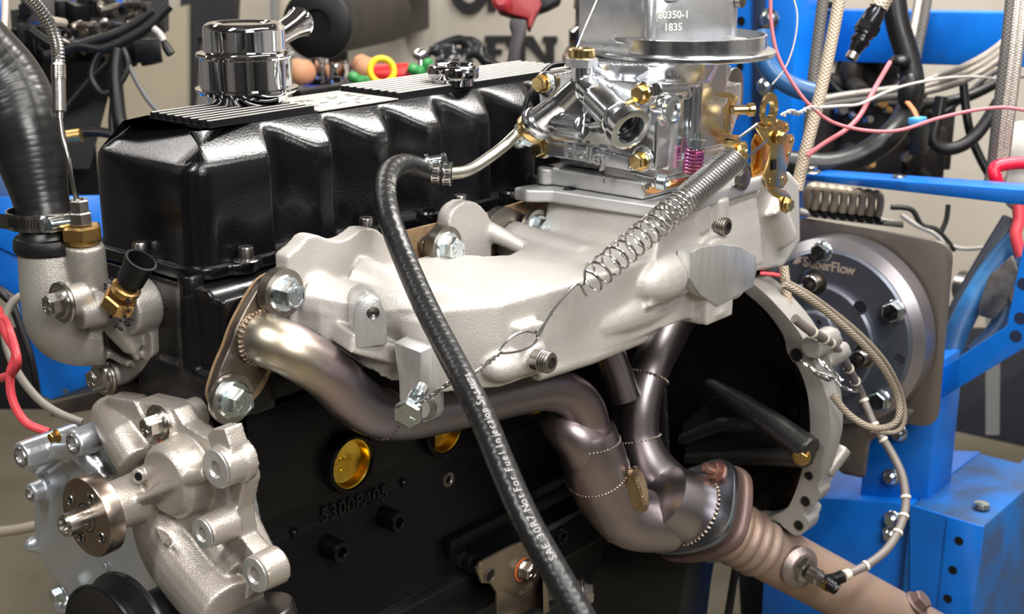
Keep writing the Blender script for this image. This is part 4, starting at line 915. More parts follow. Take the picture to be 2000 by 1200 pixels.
q = MB(); q.lathe([(.012, 0), (.015, .002), (.015, .008), (.008, .010)], PY(1444, 348, -.27), D, 24); q.hex(PY(1444, 348, -.281), D, .009, .006); q.build('shaft_end', DSTEEL, ca)
q = MB(); q.tube(c3([PX(1240, 366, .487), PX(1275, 372, .487), PY(1310, 360, -.262), PY(1350, 352, -.262)], 5), .0045, 10); q.build('pump_lever', mat('copper_coloured_rod', (.7, .36, .16), .25, 1.), ca)
q = MB(); c = PY(1295, 356, -.262); q.lathe([(.010, -.006), (.010, .004), (.006, .005), (.005, .002)], c, (.3, -.9, -.1), 22); q.build('pivot', ZINC, ca)
# ================================================================== return spring and wires
YS = -.305
rs = thing('return_spring', 'long coiled steel return spring stretched from the throttle lever to the manifold', 'spring', PY(1280, 440, YS))
A, B_ = PY(1147, 552, YS), PY(1432, 312, YS); ax_ = (B_-A).normalized(); L_ = (B_-A).length
_, u_, v_ = frame(ax_)
pts = []; t = 0; s = 0.; N_ = 14; turns = 0
ths = []
while s < 1:
    pit = (.060 if s < .12 else .050 if s < .45 else lerp(.050, .0180, (s-.45)/.2) if s < .65 else .0175)
    pts.append((s, turns)); s += pit/N_; turns += 1/N_
q = MB(); C_ = []
for s, tr in pts: R = lerp(.0148, .0165, s); a = tr*2*math.pi; C_.append(lerp(A, B_, s)+(u_*math.cos(a)+v_*math.sin(a))*R)
q.tube(C_, .00155, 7); q.build('coils', SPRING, rs)
q = MB(); q.tube(c3([C_[0], PY(1140, 556, YS), PY(1130, 556, YS), PY(1118, 562, YS), PY(1082, 604, YS), PY(1066, 630, YS), PY(1052, 650, YS), PY(1048, 657, YS), PY(1054, 652, YS), PY(1068, 626, YS), PY(1078, 612, YS)], 6), .0013, 8); q.build('hook', SPRING, rs)
q = MB(); q.tube(c3([PY(1133, 556, YS-.006), PY(1138, 566, YS-.008), PY(1145, 578, YS-.006)], 4), .0014, 8); q.build('hook_end', SPRING, rs)
q = MB(); q.tube([C_[-1], PY(1442, 326, YS), PY(1497, 274, YS+.01)], .0016, 8); q.tube([PY(1442, 270, YS), PY(1476, 245, YS), PY(1478, 243, YS)], .002, 8); q.build('upper_hook', SPRING, rs)
def twist(pts, r, R, pitch, closed=False):
    P = c3(pts, 12); q = MB(); two = []
    L = [0]
    for i in range(1, len(P)): L.append(L[-1]+(P[i]-P[i-1]).length)
    for ph in (0, math.pi):
        out = []
        for i in range(len(P)):
            d = (P[min(len(P)-1, i+1)]-P[max(0, i-1)]).normalized(); _, u_, v_ = frame(d, (0, 1, 0)); a = L[i]/pitch*2*math.pi+ph
            out.append(P[i]+(u_*math.cos(a)+v_*math.sin(a))*R)
        q.tube(out, r, 6)
    return q
tw = thing('safety_wire', 'twisted steel safety wire from the return spring down to a hex bolt', 'wire', PY(900, 740, YS))
lo_ = [PY(x, y, YS) for x, y in ((1048, 652), (1030, 648), (1005, 655), (985, 672), (976, 688), (990, 690), (1015, 686), (1038, 676), (1050, 662), (1052, 652), (1046, 648))]
q = MB(); q.tube(c3(lo_, 6), .0013, 7); q.build('loop', SPRING, tw)
q = twist([PY(978, 688, YS), PY(950, 712, YS-.01), PY(915, 737, YS-.015), PY(880, 748, YS-.008), PY(850, 768, YS+.005), PY(830, 782, -.28)], .0012, .0014, .021); q.build('twisted_run', SPRING, tw)
q = MB()
for k in range(3): q.torus(PY(818+k*5, 798-k, -.272), V((.8, .6, 0)), .0125, .0012, 22, 6)
q.tube([PY(830, 782, -.28), PY(812, 788, -.283)], .0012, 7); q.build('bolt_wraps', SPRING, tw)
hb = thing('hex_bolt', 'zinc plated hex bolt with safety wire wrapped on it below the manifold lug', 'bolt', PY(795, 806, -.27))
e = (PY(780, 810, -.27)-PY(835, 795, -.262)).normalized(); e = V((-.85, -.5, -.1)).normalized()
c = PY(800, 803, -.268)
q = MB(); q.hex(c, e, .0145, .010); q.cyl(c-e*.05, c, .0075)
for k in range(8): q.torus(c-e*(.004+.004*k), e, .0077, .0009, 18, 5)
t_ = c+e*.010; _, u_, v_ = frame(e)
for k in range(3): a = k*2.09; d = u_*math.cos(a)+v_*math.sin(a); q.tube([t_+d*.003, t_+d*.009], .0008, 5)
q.build('bolt_body', ZINC, hb, ang=28)
# ================================================================== fuel feed: hard line, hose, clamps
fl_ = thing('fuel_pipe', 'bent bare metal fuel pipe between black hose and carburetor inlet', 'pipe', c2+e2*.04)
dC = (c2-CP).dot(FW)
q = MB(); q.tube(c3([c2+e2*.030, PD(1010, 262, dC), PD(985, 285, dC-.01), PD(955, 308, dC-.03), PD(925, 328, dC-.05), PD(900, 337, dC-.07), PD(860, 340, dC-.09)], 7), .0072, 20); q.build('pipe', mat('dull_zinc_tube', (.6, .58, .5), .3, 1., col2=(.5, .47, .38), ns=20, bump=.15, bs=60), fl_)
dH = dC-.08
fh = thing('fuel_hose', 'black ribbed rubber fuel hose crossing in front of the intake manifold', 'hose', PD(840, 600, 1.36))
hp = PD3([(884, 338, dH), (850, 336, dH), (815, 327, dH-.01), (785, 322, dH-.03), (760, 338, dH-.06), (752, 375, dH-.10), (762, 430, dH-.14), (790, 505, 1.41), (828, 592, 1.36), (870, 675, 1.31), (912, 755, 1.26), (948, 830, 1.23), (985, 920, 1.2), (1030, 1020, 1.17), (1080, 1110, 1.15), (1140, 1215, 1.13)])
HP = c3(hp, 10); q = MB(); q.tube(HP, .0125, 36); q.build('hose', HOSE, fh, ang=80)
# print on the hose
def hose_text(t, i0, size, side, gap=.62, label='print'):
    q = MB(); s_ = i0
    # arc-length table
    L = [0]
    for i in range(1, len(HP)): L.append(L[-1]+(HP[i]-HP[i-1]).length)
    for ch in t:
        if ch != ' ':
            k = max(i for i in range(len(L)) if L[i] <= max(0, s_)); k = min(k, len(HP)-2); f = (s_-L[k])/(L[k+1]-L[k]); p = lerp(HP[k], HP[k+1], f)
            d = (HP[k+1]-HP[k]).normalized(); v = (CP-p).normalized(); r_ = d.cross(v).normalized(); n_ = (r_*side[0]+(v-d*v.dot(d)).normalized()*side[1]).normalized()
            q.text(ch, p+n_*.01262, -d, n_.cross(-d), size, .00015)
        s_ -= size*gap*(1.0 if ch not in 'ilt1 j' else .62)
    o = q.build(label, MARKD, fh); return o
LT = sum((HP[i]-HP[i-1]).length for i in range(1, len(HP)))
Lat = lambda py: sum((HP[i]-HP[i-1]).length for i in range(1, len(HP)) if HP[i-1].z > -9 and i <= min(range(len(HP)), key=lambda j: abs((600-FOC*((HP[j]-CP).dot(UP))/((HP[j]-CP).dot(FW)))-py) if j > 40 else 1e9))
hose_text('SAE 30R7 Not For Fuel Injection Systems', Lat(1100), .0098, (-.35, .94), .60)
hose_text('SAE 30R7', .165, .0085, (-.7, .7), .62)
for k, (f, lab) in enumerate(((3, 'steel hose clamp with screw head on the fuel hose bend'), (0, 'slotted steel hose clamp next to the bare fuel pipe'))):
    px = 852 if k == 0 else 874
    c = PD(px, 337 if k == 0 else 340, dH); d = (HP[0]-HP[8]).normalized(); hc_ = thing('fuel_hose_clamp', lab, 'hose clamp', c, 'clamps on the fuel hose')
    q = MB(); q.lathe([(.0128, -.0048), (.0140, -.0048), (.0140, .0048), (.0128, .0048)], c, d, 40, cap=False); q.build('band', STEEL, hc_)
    _, u_, v_ = frame(d); q = MB()
    for j in range(22): a = j/22*2*math.pi; nr = u_*math.cos(a)+v_*math.sin(a); q.box(c+nr*.0141, (.0008, .0011, .0062), Matrix((nr, d.cross(nr), d)).transposed())
    q.build('slot', BLACKP, hc_)['kind'] = 'stuff'
    if k == 0:
        s_ = c+V((0, 0, .0155)); t_ = V((.75, -.6, .1)).normalized(); q = MB(); q.cyl(s_-t_*.012, s_+t_*.010, .0042); q.hex(s_+t_*.006, t_, .0062, .006); q.lathe([(.0075, -.013), (.0075, -.009)], s_, t_, 20); q.box(s_-V((0, 0, .004)), (.014, .012, .004)); q.build('clamp_screw', ZINC, hc_)
# ================================================================== bell housing ring, flexplate and starter side bracket
bh = thing('bell_housing', 'grey aluminium bell housing ring with bolt holes at the rear of the engine', 'bell housing', PX(1580, 900, .78))
XB = .76
outer = [(1462, 548), (1490, 570), (1520, 600), (1560, 648), (1588, 700), (1602, 740), (1618, 790), (1622, 860), (1612, 905), (1598, 950), (1602, 965), (1590, 985), (1572, 988), (1568, 1005), (1580, 1020), (1572, 1040), (1552, 1046), (1530, 1030), (1505, 1020), (1440, 1090), (1380, 1100)]
inner = [(1440, 560), (1468, 582), (1500, 612), (1530, 655), (1538, 690), (1556, 712), (1572, 750), (1580, 790), (1582, 850), (1570, 905), (1562, 935), (1552, 965), (1540, 990), (1528, 1000), (1515, 1006), (1502, 1010), (1490, 1012), (1478, 1012), (1465, 1015), (1420, 1060), (1370, 1075)]
BHM = mat('cast_housing_aluminium', (.47, .45, .42), .45, .5, col2=(.4, .38, .35), ns=12, bump=.4, bs=400)
O_ = [PX(x, y, XB) for x, y in cr(outer, 3)]; I_ = [PX(x, y, XB) for x, y in cr(inner, 3)]
q = MB(); t = V((.03, 0, 0)); q.rings([O_, I_, [p+t for p in I_], [p+t for p in O_], O_], close=False, cap=(False, False)); 
q.build('housing_rim', BHM, bh, bev=.002)
q = MB(); q.rings([[p+V((.02, 0, 0)) for p in O_], [p+V((.06, .012, .0)) for p in O_]], close=False, cap=(False, False)); q.build('housing_shell', BHM, bh)
for px, py, r in ((1556, 694, .0095), (1580, 930, .006), (1573, 980, .007), (1560, 1027, .007)):
    q = MB(); q.lathe([(r*1.2, -.0006), (r, -.0008), (r*.95, .008)], PX(px, py, XB), AX, 22, cap=False); o = q.build('bolt_hole', STEEL, bh); MB().lathe([(r*.96, -.0003), (r*.9, .0003)], PX(px, py, XB), AX, 20).build('hole_bottom', BLACKP, bh).parent = o
q = MB(); q.lathe([(.017, 0), (.018, .06)], PX(1583, 680, XB-.012), AX, 24); q.lathe([(.015, 0), (.015, .06)], PX(1606, 705, XB+.02), AX, 24); q.rings([[PX(x, y, XB+.03) for x, y in ((1610, 775), (1640, 770), (1632, 830), (1612, 850))], [PX(x, y, XB+.08) for x, y in ((1610, 775), (1640, 770), (1632, 830), (1612, 850))]])
q.tube([PX(1612, 925, XB+.03), PX(1650, 875, XB+.06)], .012, 12); q.build('cast_lug', BHM, bh, remesh=.004, smooth=2, ang=180)
fp = thing('flexplate', 'dark flexplate disc with toothed starter ring inside the bell housing', 'flywheel', PX(1450, 850, .80))
fc = V((.815, -.088, .80))
fpc = PX(1380, 850, .80); 
q = MB(); q.lathe([(.224, .012), (.224, 0), (.2, 0), (.19, .01), (.15, .012), (.02, .02), (0, .02)], fc, AX, 90, cap=False); q.build('disc', mat('dark_pressed_steel', (.018, .016, .016), .35, .6), fp)
q = MB(); RG = mat('dark_ring_gear_steel', (.07, .04, .035), .35, .9)
q.lathe([(.238, -.006), (.238, .012), (.222, .012), (.222, -.006), (.238, -.006)], fc, AX, 90, cap=False)
for k in range(150):
    a = k/150*2*math.pi; d = V((0, math.cos(a), math.sin(a))); q.box(fc+d*.2405+V((.003, 0, 0)), (.018, .006, .0055), Matrix((AX, d, AX.cross(d))).transposed())
q.build('ring_gear', RG, fp)['kind'] = 'stuff'
rp = thing('engine_backplate', 'black painted ribbed bracket arm reaching from the block to the bell housing', 'bracket', PX(1500, 860, .7))
b = MB()
tipc = PX(1576, 884, .715)
b.tube([PX(1380, 745, .77), PX(1450, 790, .76), PX(1520, 835, .745), PX(1585, 882, .733)], [.008, .016, .018, .020], 14)
b.tube([PX(1330, 860, .775), PX(1410, 830, .765), PX(1490, 828, .75), PX(1550, 860, .735)], [.010, .012, .014, .016], 12)
b.tube([PX(1340, 895, .775), PX(1420, 895, .765), PX(1500, 892, .75), PX(1576, 890, .735)], [.010, .012, .014, .018], 12)
b.rings([[PX(x, y, .792) for x, y in ((1330, 830), (1400, 770), (1480, 815), (1590, 880), (1560, 905), (1340, 900))], [PX(x, y, .80) for x, y in ((1330, 830), (1400, 770), (1480, 815), (1590, 880), (1560, 905), (1340, 900))]])
b.rings([[PX(x, y, .785) for x, y in ((1150, 650), (1290, 640), (1300, 720), (1310, 900), (1300, 1000), (1150, 1080))], [PX(x, y, .80) for x, y in ((1150, 650), (1290, 640), (1300, 720), (1310, 900), (1300, 1000), (1150, 1080))]])
b.build('arm', mat('lightened_black_casting', (.014, .0135, .013), .38, bump=.3, bs=300, spec=.6), rp, remesh=.004, smooth=4, ang=180)  # black lightened to make up for light that misses the arm
bolt(rp, PX(1566, 893, .722), (-.9, -.4, .1), .009, .009, BRASSD, marks=False)
# ================================================================== exhaust downpipe with flex bellows and lambda sensor
DPM = mat('scaled_copper_brown_steel', (.46, .31, .23), .5, .45, col2=(.34, .25, .21), ns=10, lo=.35, hi=.65, bump=.4, bs=120, rv=.1)
DPM2 = mat('purple_brown_iron', (.16, .105, .1), .5, .4, col2=(.2, .13, .11), ns=20, bump=.4, bs=200)
dpp = thing('exhaust_downpipe', 'coppery brown exhaust pipe with flex bellows running to bottom right corner', 'exhaust pipe', FC+nf*.1)
P = c3([p+nf*.012 for p in scr_poly(FP, 0)], 4, True); cen = sum(P, V((0, 0, 0)))/len(P); side = (RT*.86-UP*.5); 
q = MB(); q.prism([p+(p-cen)*.02+nf*.010 for p in P], nf*.018); q.build('iron_flange', DPM2, dpp, bev=.006, seg=3)
p0 = F0+nf*.03; R0 = .042
prof = [(R0*1.0, 0), (R0*1.02, .012)]; z = .014
for k in range(5):
    prof += [(R0*.93, z), (R0*1.06, z+.004), (R0*1.12, z+.010), (R0*1.06, z+.016)]; z += .020
prof += [(R0*.98, z)]
pr_ = []
q = MB(); q.lathe(prof, p0, nf, 44); q.build('bellows', DPM, dpp, ang=80)
p1 = p0+nf*(z-.002); q = MB(); q.lathe([(R0*1.0, 0), (R0*1.03, .02), (R0*1.04, .2), (R0*1.04, .7)], p1, nf, 44); q.build('pipe', DPM, dpp)
def onpipe(px, py, off):
    """point where the sight line meets the near side of the pipe"""
    r_ = ray(px, py).normalized(); a = CP-p1; d = r_-nf*r_.dot(nf); e_ = a-nf*a.dot(nf); A_ = d.dot(d); B2 = d.dot(e_); C2 = e_.dot(e_)-(R0*1.04)**2; disc = B2*B2-A_*C2
    t = (-B2-math.sqrt(max(0, disc)))/A_; p = CP+r_*t; c_ = p1+nf*(p-p1).dot(nf); n_ = (p-c_).normalized(); return p+n_*off, n_
sp0, sn = onpipe(1560, 1108, 0)
q = MB(); q.lathe([(.030, -.006), (.031, .004), (.026, .009), (.022, .012)], sp0, sn, 30); q.build('sensor_bung', mat('heat_grey_steel', (.36, .3, .28), .4, .8, col2=(.28, .22, .2), ns=60, bump=.5), dpp)
bolt(dpp, onpipe(1790, 1180, 0)[0], onpipe(1790, 1180, 0)[1], .016, .014, DPM2, marks=False)
ls = thing('lambda_sensor', 'lambda sensor screwed in the brown exhaust pipe with sleeved grey cable', 'sensor', sp0)
e = (sn+V((-.1, -.3, .0))).normalized(); en = (RT*.75-UP*.45-FW*.5).normalized(); e = (sn*.5+en*.6).normalized()
q = MB(); q.hex(sp0+sn*.008, e, .020, .010); q.lathe([(.012, .018), (.0125, .034), (.010, .036), (.010, .05)], sp0+sn*.004, e, 24); q.build('sensor_body', STEEL, ls)
q = MB(); q.lathe([(.0108, .046), (.0108, .053)], sp0+sn*.004, e, 22); q.build('gold_band', BRASSD, ls)
s1 = sp0+sn*.004+e*.05; ds = (s1-CP).dot(FW)
bt = c3([s1, s1+e*.012, PD(1615, 1136, ds), PD(1632, 1132, ds), PD(1648, 1125, ds)], 6)
q = MB(); q.tube(bt, .008, 16)
for i in range(2, len(bt)-1): q.torus(bt[i], bt[min(i+1, len(bt)-1)]-bt[i-1], .0082, .0013, 18, 5)
q.build('rubber_boot', RUBBER, ls)
cab = PD3([(1646, 1126, ds), (1665, 1118, ds+.01), (1700, 1100, ds+.02), (1735, 1070, ds+.04), (1758, 1030, ds+.06), (1769, 985, ds+.08), (1762, 930, ds+.1), (1738, 880, ds+.12), (1712, 840, ds+.13), (1694, 800, ds+.14), (1680, 765, ds+.14), (1660, 725, ds+.05), (1640, 690, ds-.02), (1610, 662, ds-.08), (1580, 645, ds-.12), (1552, 622, ds-.14)])
CB = c3(cab, 8); q = MB(); q.tube(CB, .0062, 14); q.build('sleeved_cable', mat('brown_grey_sleeve', (.19, .165, .15), .5, .1, bump=.3, bs=300), ls)
q = MB(); TIE = mat('pale_cable_tie', (.72, .65, .54), .5)
for i in (2, 3, 5, 14, 30, 36, 42, 60, 66, 76, 84, 89, 95, 101, 104, 110):
    if i < len(CB)-1:
        o = MB().lathe([(.0062, -.002), (.0076, -.002), (.0076, .002), (.0062, .002)], CB[i], CB[i+1]-CB[i], 16, cap=False).build('cable_tie', TIE, ls)
# copper wires on the ring
for k, (lab, pts) in enumerate((('short twisted tin wire laid over the bell housing rim, upper one', [(1596, 700), (1612, 715), (1630, 728), (1645, 745)]), ('short twisted tin wire knotted on the bell housing rim, lower one', [(1563, 706), (1585, 718), (1600, 730), (1625, 738), (1640, 752), (1660, 762), (1676, 764)]))):
    q = twist(PX3([(x, y, XB-.02) for x, y in pts]), .0014, .0014, .025)
    if k: q.tube(c3(PX3([(x, y, XB-.022) for x, y in ((1590, 728), (1605, 738), (1620, 744), (1624, 736), (1608, 730), (1594, 726))]), 5), .0018, 7)
    tag(q.build('locking_wire', SPRING), lab, 'wire')
# ================================================================== dynamometer absorber
dy = thing('dynamometer', 'blue grey round dynamometer absorber with stepped flange on a brown plate', 'dynamometer', PX(1640, 830, 1.15))
DYB = mat('blue_grey_anodised', (.13, .155, .2), .38, .6, col2=(.17, .17, .21), ns=8, bump=.15, bs=100, rv=.06)
DYR = mat('brushed_purple_grey', (.3, .28, .3), .33, .8, col2=(.38, .36, .38), ns=10, aniso=(1, .3, .3))
xd = 1.10; dc = PX(1622, 652, xd); sq = PX(1622, 462, xd); Rd = (PX(1622, 468, xd)-dc).length
q = MB(); q.lathe([(Rd*.9, 0), (Rd, .012), (Rd*1.0, .05)], dc, AX, 90); q.build('outer_ring', DYR, dy, ang=30)
q = MB(); q.lathe([(0, -.006), (Rd*.87, -.006), (Rd*.895, -.002), (Rd*.9, .004)], dc, AX, 90, cap=False); q.build('face_plate', DYB, dy, ang=30)
c2_ = dc+V((0, .012, -.012))
q = MB(); q.lathe([(0, -.022), (Rd*.60, -.022), (Rd*.625, -.018), (Rd*.63, -.004)], c2_, AX, 80, cap=False); q.build('inner_flange', DYB, dy, ang=30)
q = MB(); q.lathe([(0, -.06), (Rd*.22, -.06), (Rd*.26, -.05), (Rd*.40, -.03), (Rd*.42, -.02)], c2_+V((0, .02, -.02)), AX, 60, cap=False); q.build('hub', DYB, dy, ang=40)
pf = [(1520, 740), (1540, 610), (1590, 608), (1618, 620), (1630, 650), (1632, 760), (1600, 790)]
q = MB(); q.prism([PX(x, y, xd-.045) for x, y in pf], (.02, 0, 0)); q.build('side_cover', DYB, dy, bev=.006, seg=3)
for px, py, xx, r, m in ((1607, 491, xd-.007, .0155, ZINC), (1748, 607, xd-.007, .0165, ZINC), (1720, 781, xd-.007, .0165, ZINC), (1590, 551, xd-.024, .016, STEEL), (1686, 696, xd-.024, .0145, STEEL)):
    (bolt(dy, PX(px, py, xx), nx_, r, .014, m, marks=False, fl=1.1) if m is ZINC else capscrew(dy, PX(px, py, xx), nx_, r*.85, .016, m))
for px, py, xx, r in ((1680, 601, xd-.0224, .010), (1757, 702, xd-.0064, .008), (1600, 630, xd-.046, .004)):
    q = MB(); q.lathe([(r*1.15, 0), (r, -.0005), (r*.9, .0004), (0, .0004)], PX(px, py, xx), AX, 22, cap=False); q.build('plain_hole', mat('shadowed_bore', (.02, .022, .03), .5), dy)
# brand lettering, following the rim
q = MB(); a0 = PX(1550, 510, xd-.007); txt = 'SuperFlow'; wds = [.9, .85, .9, .8, .62, .8, .5, .85, 1.1]
cx = 0; RR_ = None
ctr = dc; st = PX(1568, 512, xd-.0066); en_ = PX(1668, 530, xd-.0066); 
dst = (en_-st); tot = sum(wds)
for ch, wd_ in zip(txt, wds):
    p = lerp(st, en_, (cx+wd_/2)/tot); up_ = (p-ctr); up_ = V((0, up_.y*.4, up_.z)).normalized(); q.text(ch, p, dst, up_, .0225, .0005, bold=True); cx += wd_
q.rings([[PX(x, y, xd-.0066) for x, y in ((1548, 515), (1556, 502), (1570, 502), (1562, 508), (1566, 511), (1556, 516))], [PX(x, y, xd-.0062) for x, y in ((1548, 515), (1556, 502), (1570, 502), (1562, 508), (1566, 511), (1556, 516))]])
q.build('lettering', mat('warm_ink', (.5, .4, .33), .5), dy)
# scuffed bright arc, backing plate
def rrect(pxs, x, th, m, name, par, r=.03):
    P = [PX(a, b_, x) for a, b_ in pxs]; out = []
    n = len(P)
    for i in range(n):
        p, pa, pn = P[i], P[i-1], P[(i+1) % n]; a = p+(pa-p).normalized()*r; c_ = p+(pn-p).normalized()*r
        for k in range(6): t = k/5; out.append((1-t)**2*a+2*t*(1-t)*p+t*t*c_)
    q = MB(); q.prism(out, (th, 0, 0)); return q.build(name, m, par, bev=.0015)
BPL = mat('blasted_brown_steel_plate', (.27, .235, .21), .42, .7, col2=(.22, .19, .17), ns=7, bump=.2, bs=300)
bp_ = thing('backing_plate', 'brown grey square steel plate behind the dynamometer', 'steel plate', PX(1700, 830, 1.16))
rrect([(1545, 424), (1860, 476), (1828, 838), (1530, 790)], 1.16, .010, BPL, 'plate', bp_)
MB().lathe([(.0045, -.001), (.004, 0)], PX(1801, 731, 1.16), AX, 12).build('plate_hole', BLACKP, bp_)
# ================================================================== blue frame
def bar(name, pts, m=BLUE, par=None, bev=.004):
    """eight corner solid: two quads of points"""
    q = MB(); q.rings(pts); return q.build(name, m, par, bev=bev)
# base pedestal below the absorber
fb = thing('blue_pedestal', 'blue painted steel base box with bolts and holes at lower right', 'machine base', PX(1700, 1190, 1.2))
xb = 1.22
A1 = PX(1560, 960, xb); A2 = PX(1780, 985, xb); A3 = PX(1918, 1030, xb)
def vbox(tl, tr, x0, dx, zlow, name, m, par, bev=.005):
    a, c_ = PX(*tl, x0), PX(*tr, x0)
    q = MB(); q.rings([[V((x0, a.y, zlow)), V((x0, c_.y, zlow)), V((x0+dx, c_.y, zlow)), V((x0+dx, a.y, zlow))], [a, c_, c_+V((dx, 0, 0)), a+V((dx, 0, 0))]]); return q.build(name, m, par, bev=bev)
vbox((1500, 965), (1782, 985), 1.19, .3, 0, 'box', BLUE, fb)
vbox((1776, 990), (1920, 1030), 1.17, .30, 0, 'side_box', BLUEW, fb); vbox((1858, 1012), (1920, 1030), 1.172, .75, .25, 'side_arm', BLUEW, fb)
a = PX(1776, 990, 1.168); c_ = PX(1852, 1012, 1.168)
q = MB(); q.prism([PX(x, y, 1.166) for x, y in ((1778, 988), (1918, 1030), (1888, 1260), (1776, 1260))], (.004, 0, 0)); q.build('front_skin', BLUE, fb)
q = MB(); q.prism([PX(x, y, 1.162) for x, y in ((1850, 1010), (1922, 1030), (1890, 1260), (1822, 1260))], (.004, 0, 0)); q.build('flange_strip', BLUE, fb, bev=.001)
for x, y in ((1873, 1057), (1861, 1114), (1851, 1170)):
    q = MB(); q.lathe([(.0075, -.0004), (.0065, 0), (.006, .003)], PX(x, y, 1.161), AX, 22); q.build('bolt_hole', BLACKP, fb)
# post
vbox((1700, 700), (1838, 705), 1.215, .10, PX(1700, 985, 1.215).z, 'post', BLUE, fb)
for x, y, xx in ((1756, 847, 1.213), (1741, 932, 1.213), (1743, 1015, 1.188), (1740, 1045, 1.188)):
    q = MB(); q.lathe([(.016, 0), (.015, -.002)], PX(x, y, xx), AX, 22); q.lathe([(.012, -.002), (.0115, -.009), (.008, -.013)], PX(x, y, xx), AX, 6 if False else 22); q.build('dome_bolt', ZINC, fb)
q = MB(); c = PZ(1917, 990, PX(1900, 1020, 1.17).z+.001); q.lathe([(.014, 0), (.012, .006), (.006, .008)], c, (0, 0, 1), 20); q.build('dome_bolt', ZINC, fb)
# darker gearbox like housing below the absorber
gb = thing('absorber_housing', 'dark brown grey cast housing underneath the dynamometer absorber', 'housing', PX(1660, 900, 1.15))
b = MB(); b.rings([[PX(x, y, 1.14) for x, y in ((1600, 780), (1790, 800), (1760, 838), (1700, 860), (1690, 935), (1640, 925), (1625, 880))], [PX(x, y, 1.20) for x, y in ((1600, 780), (1790, 800), (1760, 838), (1700, 860), (1690, 935), (1640, 925), (1625, 880))]])
b.build('casting', mat('dusty_brown_casting', (.16, .135, .12), .55, .3, col2=(.1, .085, .08), ns=18, bump=.4), gb, bev=.008, seg=3)
# diagonal brace with gusset and rail
fr = thing('blue_brace', 'bright blue steel frame with diagonal brace and rail right of the absorber', 'frame', PX(1900, 760, 1.3))
def xprism(pxs, x, th, name, m, par, bev=.003):
    q = MB(); q.prism([PX(a, b_, x) for a, b_ in pxs], (th, 0, 0)); return q.build(name, m, par, bev=bev)
xprism([(1826, 728), (1965, 638), (2010, 420), (2100, 400), (2100, 600), (2015, 672), (1820, 790)], 1.23, .008, 'brace', BLUE, fr)
for x, y in ((1993, 622), (1984, 657), (1999, 555)): MB().lathe([(.010, -.0006), (.009, 0)], PX(x, y, 1.23), AX, 20).build('round_hole', mat('dark_hole_blue', (.01, .02, .06), .6), fr)
q = MB(); zr = 1.06
a, b2, c_, d_ = PX(1545, 338, 1.2), PX(2010, 372, 1.06), PX(2010, 403, 1.06), PX(1545, 350, 1.2)
q.rings([[a, b2, c_, d_], [p+V((.05, .02, -.0)) for p in (a, b2, c_, d_)]]); q.build('upper_rail', BLUE, fr, bev=.003)
q = MB(); q.rings([[PX(1545, 345, 1.25), PX(2010, 378, 1.25), PX(2010, 418, 1.25), PX(1545, 372, 1.25)], [p+V((.03, 0, 0)) for p in (PX(1545, 345, 1.25), PX(2010, 378, 1.25), PX(2010, 418, 1.25), PX(1545, 372, 1.25))]]) if False else None
for x, y in ((1583, 334), (1756, 352)): capscrew(fr, PX(x, y, 1.16), (0, 0, 1), .011, .008, STEEL, name='rail_bolt')
# upper column and cross beam
uc = thing('frame_column', 'tall blue steel column with round holes right behind the carburetor', 'column', PX(1450, 400, 1.55))
xprism([(1385, -60), (1555, -60), (1548, 230), (1540, 440), (1410, 440)], 1.55, .10, 'column', BLUE, uc)
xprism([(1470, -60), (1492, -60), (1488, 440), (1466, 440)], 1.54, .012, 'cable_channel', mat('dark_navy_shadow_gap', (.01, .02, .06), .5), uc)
for x, y, r in ((1448, 41, .009), (1446, 130, .008)): MB().lathe([(r, -.001), (r*.9, 0)], PX(x, y, 1.548), AX, 18).build('round_hole', BLACKP, uc)
for x, y in ((1503, 38), (1496, 168)): 
    q = MB(); q.lathe([(.022, 0), (.022, -.004), (.015, -.006), (.014, -.013), (.009, -.017)], PX(x, y, 1.545), AX, 24); q.build('dome_bolt', ZINC, uc)
cb = thing('cross_beam', 'wide blue horizontal beam across the upper right of the picture', 'beam', PX(1750, 120, 1.7))
q = MB(); q.rings([[PX(1515, 18, 1.7), PX(2050, 26, 1.6), PX(2050, 133, 1.6), PX(1515, 118, 1.7)], [p+V((.06, 0, 0)) for p in (PX(1515, 18, 1.7), PX(2050, 26, 1.6), PX(2050, 133, 1.6), PX(1515, 118, 1.7))]]); q.build('beam', BLUE, cb, bev=.004)
q = MB(); q.prism([PX(x, y, 1.66) for x, y in ((1530, 2), (1640, 4), (1636, 18), (1532, 16))], (.02, 0, 0)); q.build('black_bracket', BLACKP, cb)
xprism([(1515, 118), (1556, 120), (1554, 148), (1515, 146)], 1.69, .02, 'tab', BLUE, cb)
# perforated strap low down
sg = thing('perforated_strap', 'narrow blue strap with round holes under the exhaust collector', 'strap', PX(1350, 1190, 1.0))
xprism([(1346, 1092), (1382, 1098), (1376, 1240), (1330, 1240), (1338, 1140)], 1.0, .006, 'strap', BLUE, sg, .001)
for x, y in ((1361, 1103), (1357, 1150), (1354, 1195)): MB().lathe([(.006, -.0006), (.0055, 0)], PX(x, y, 1.0), AX, 16).build('round_hole', BLACKP, sg)
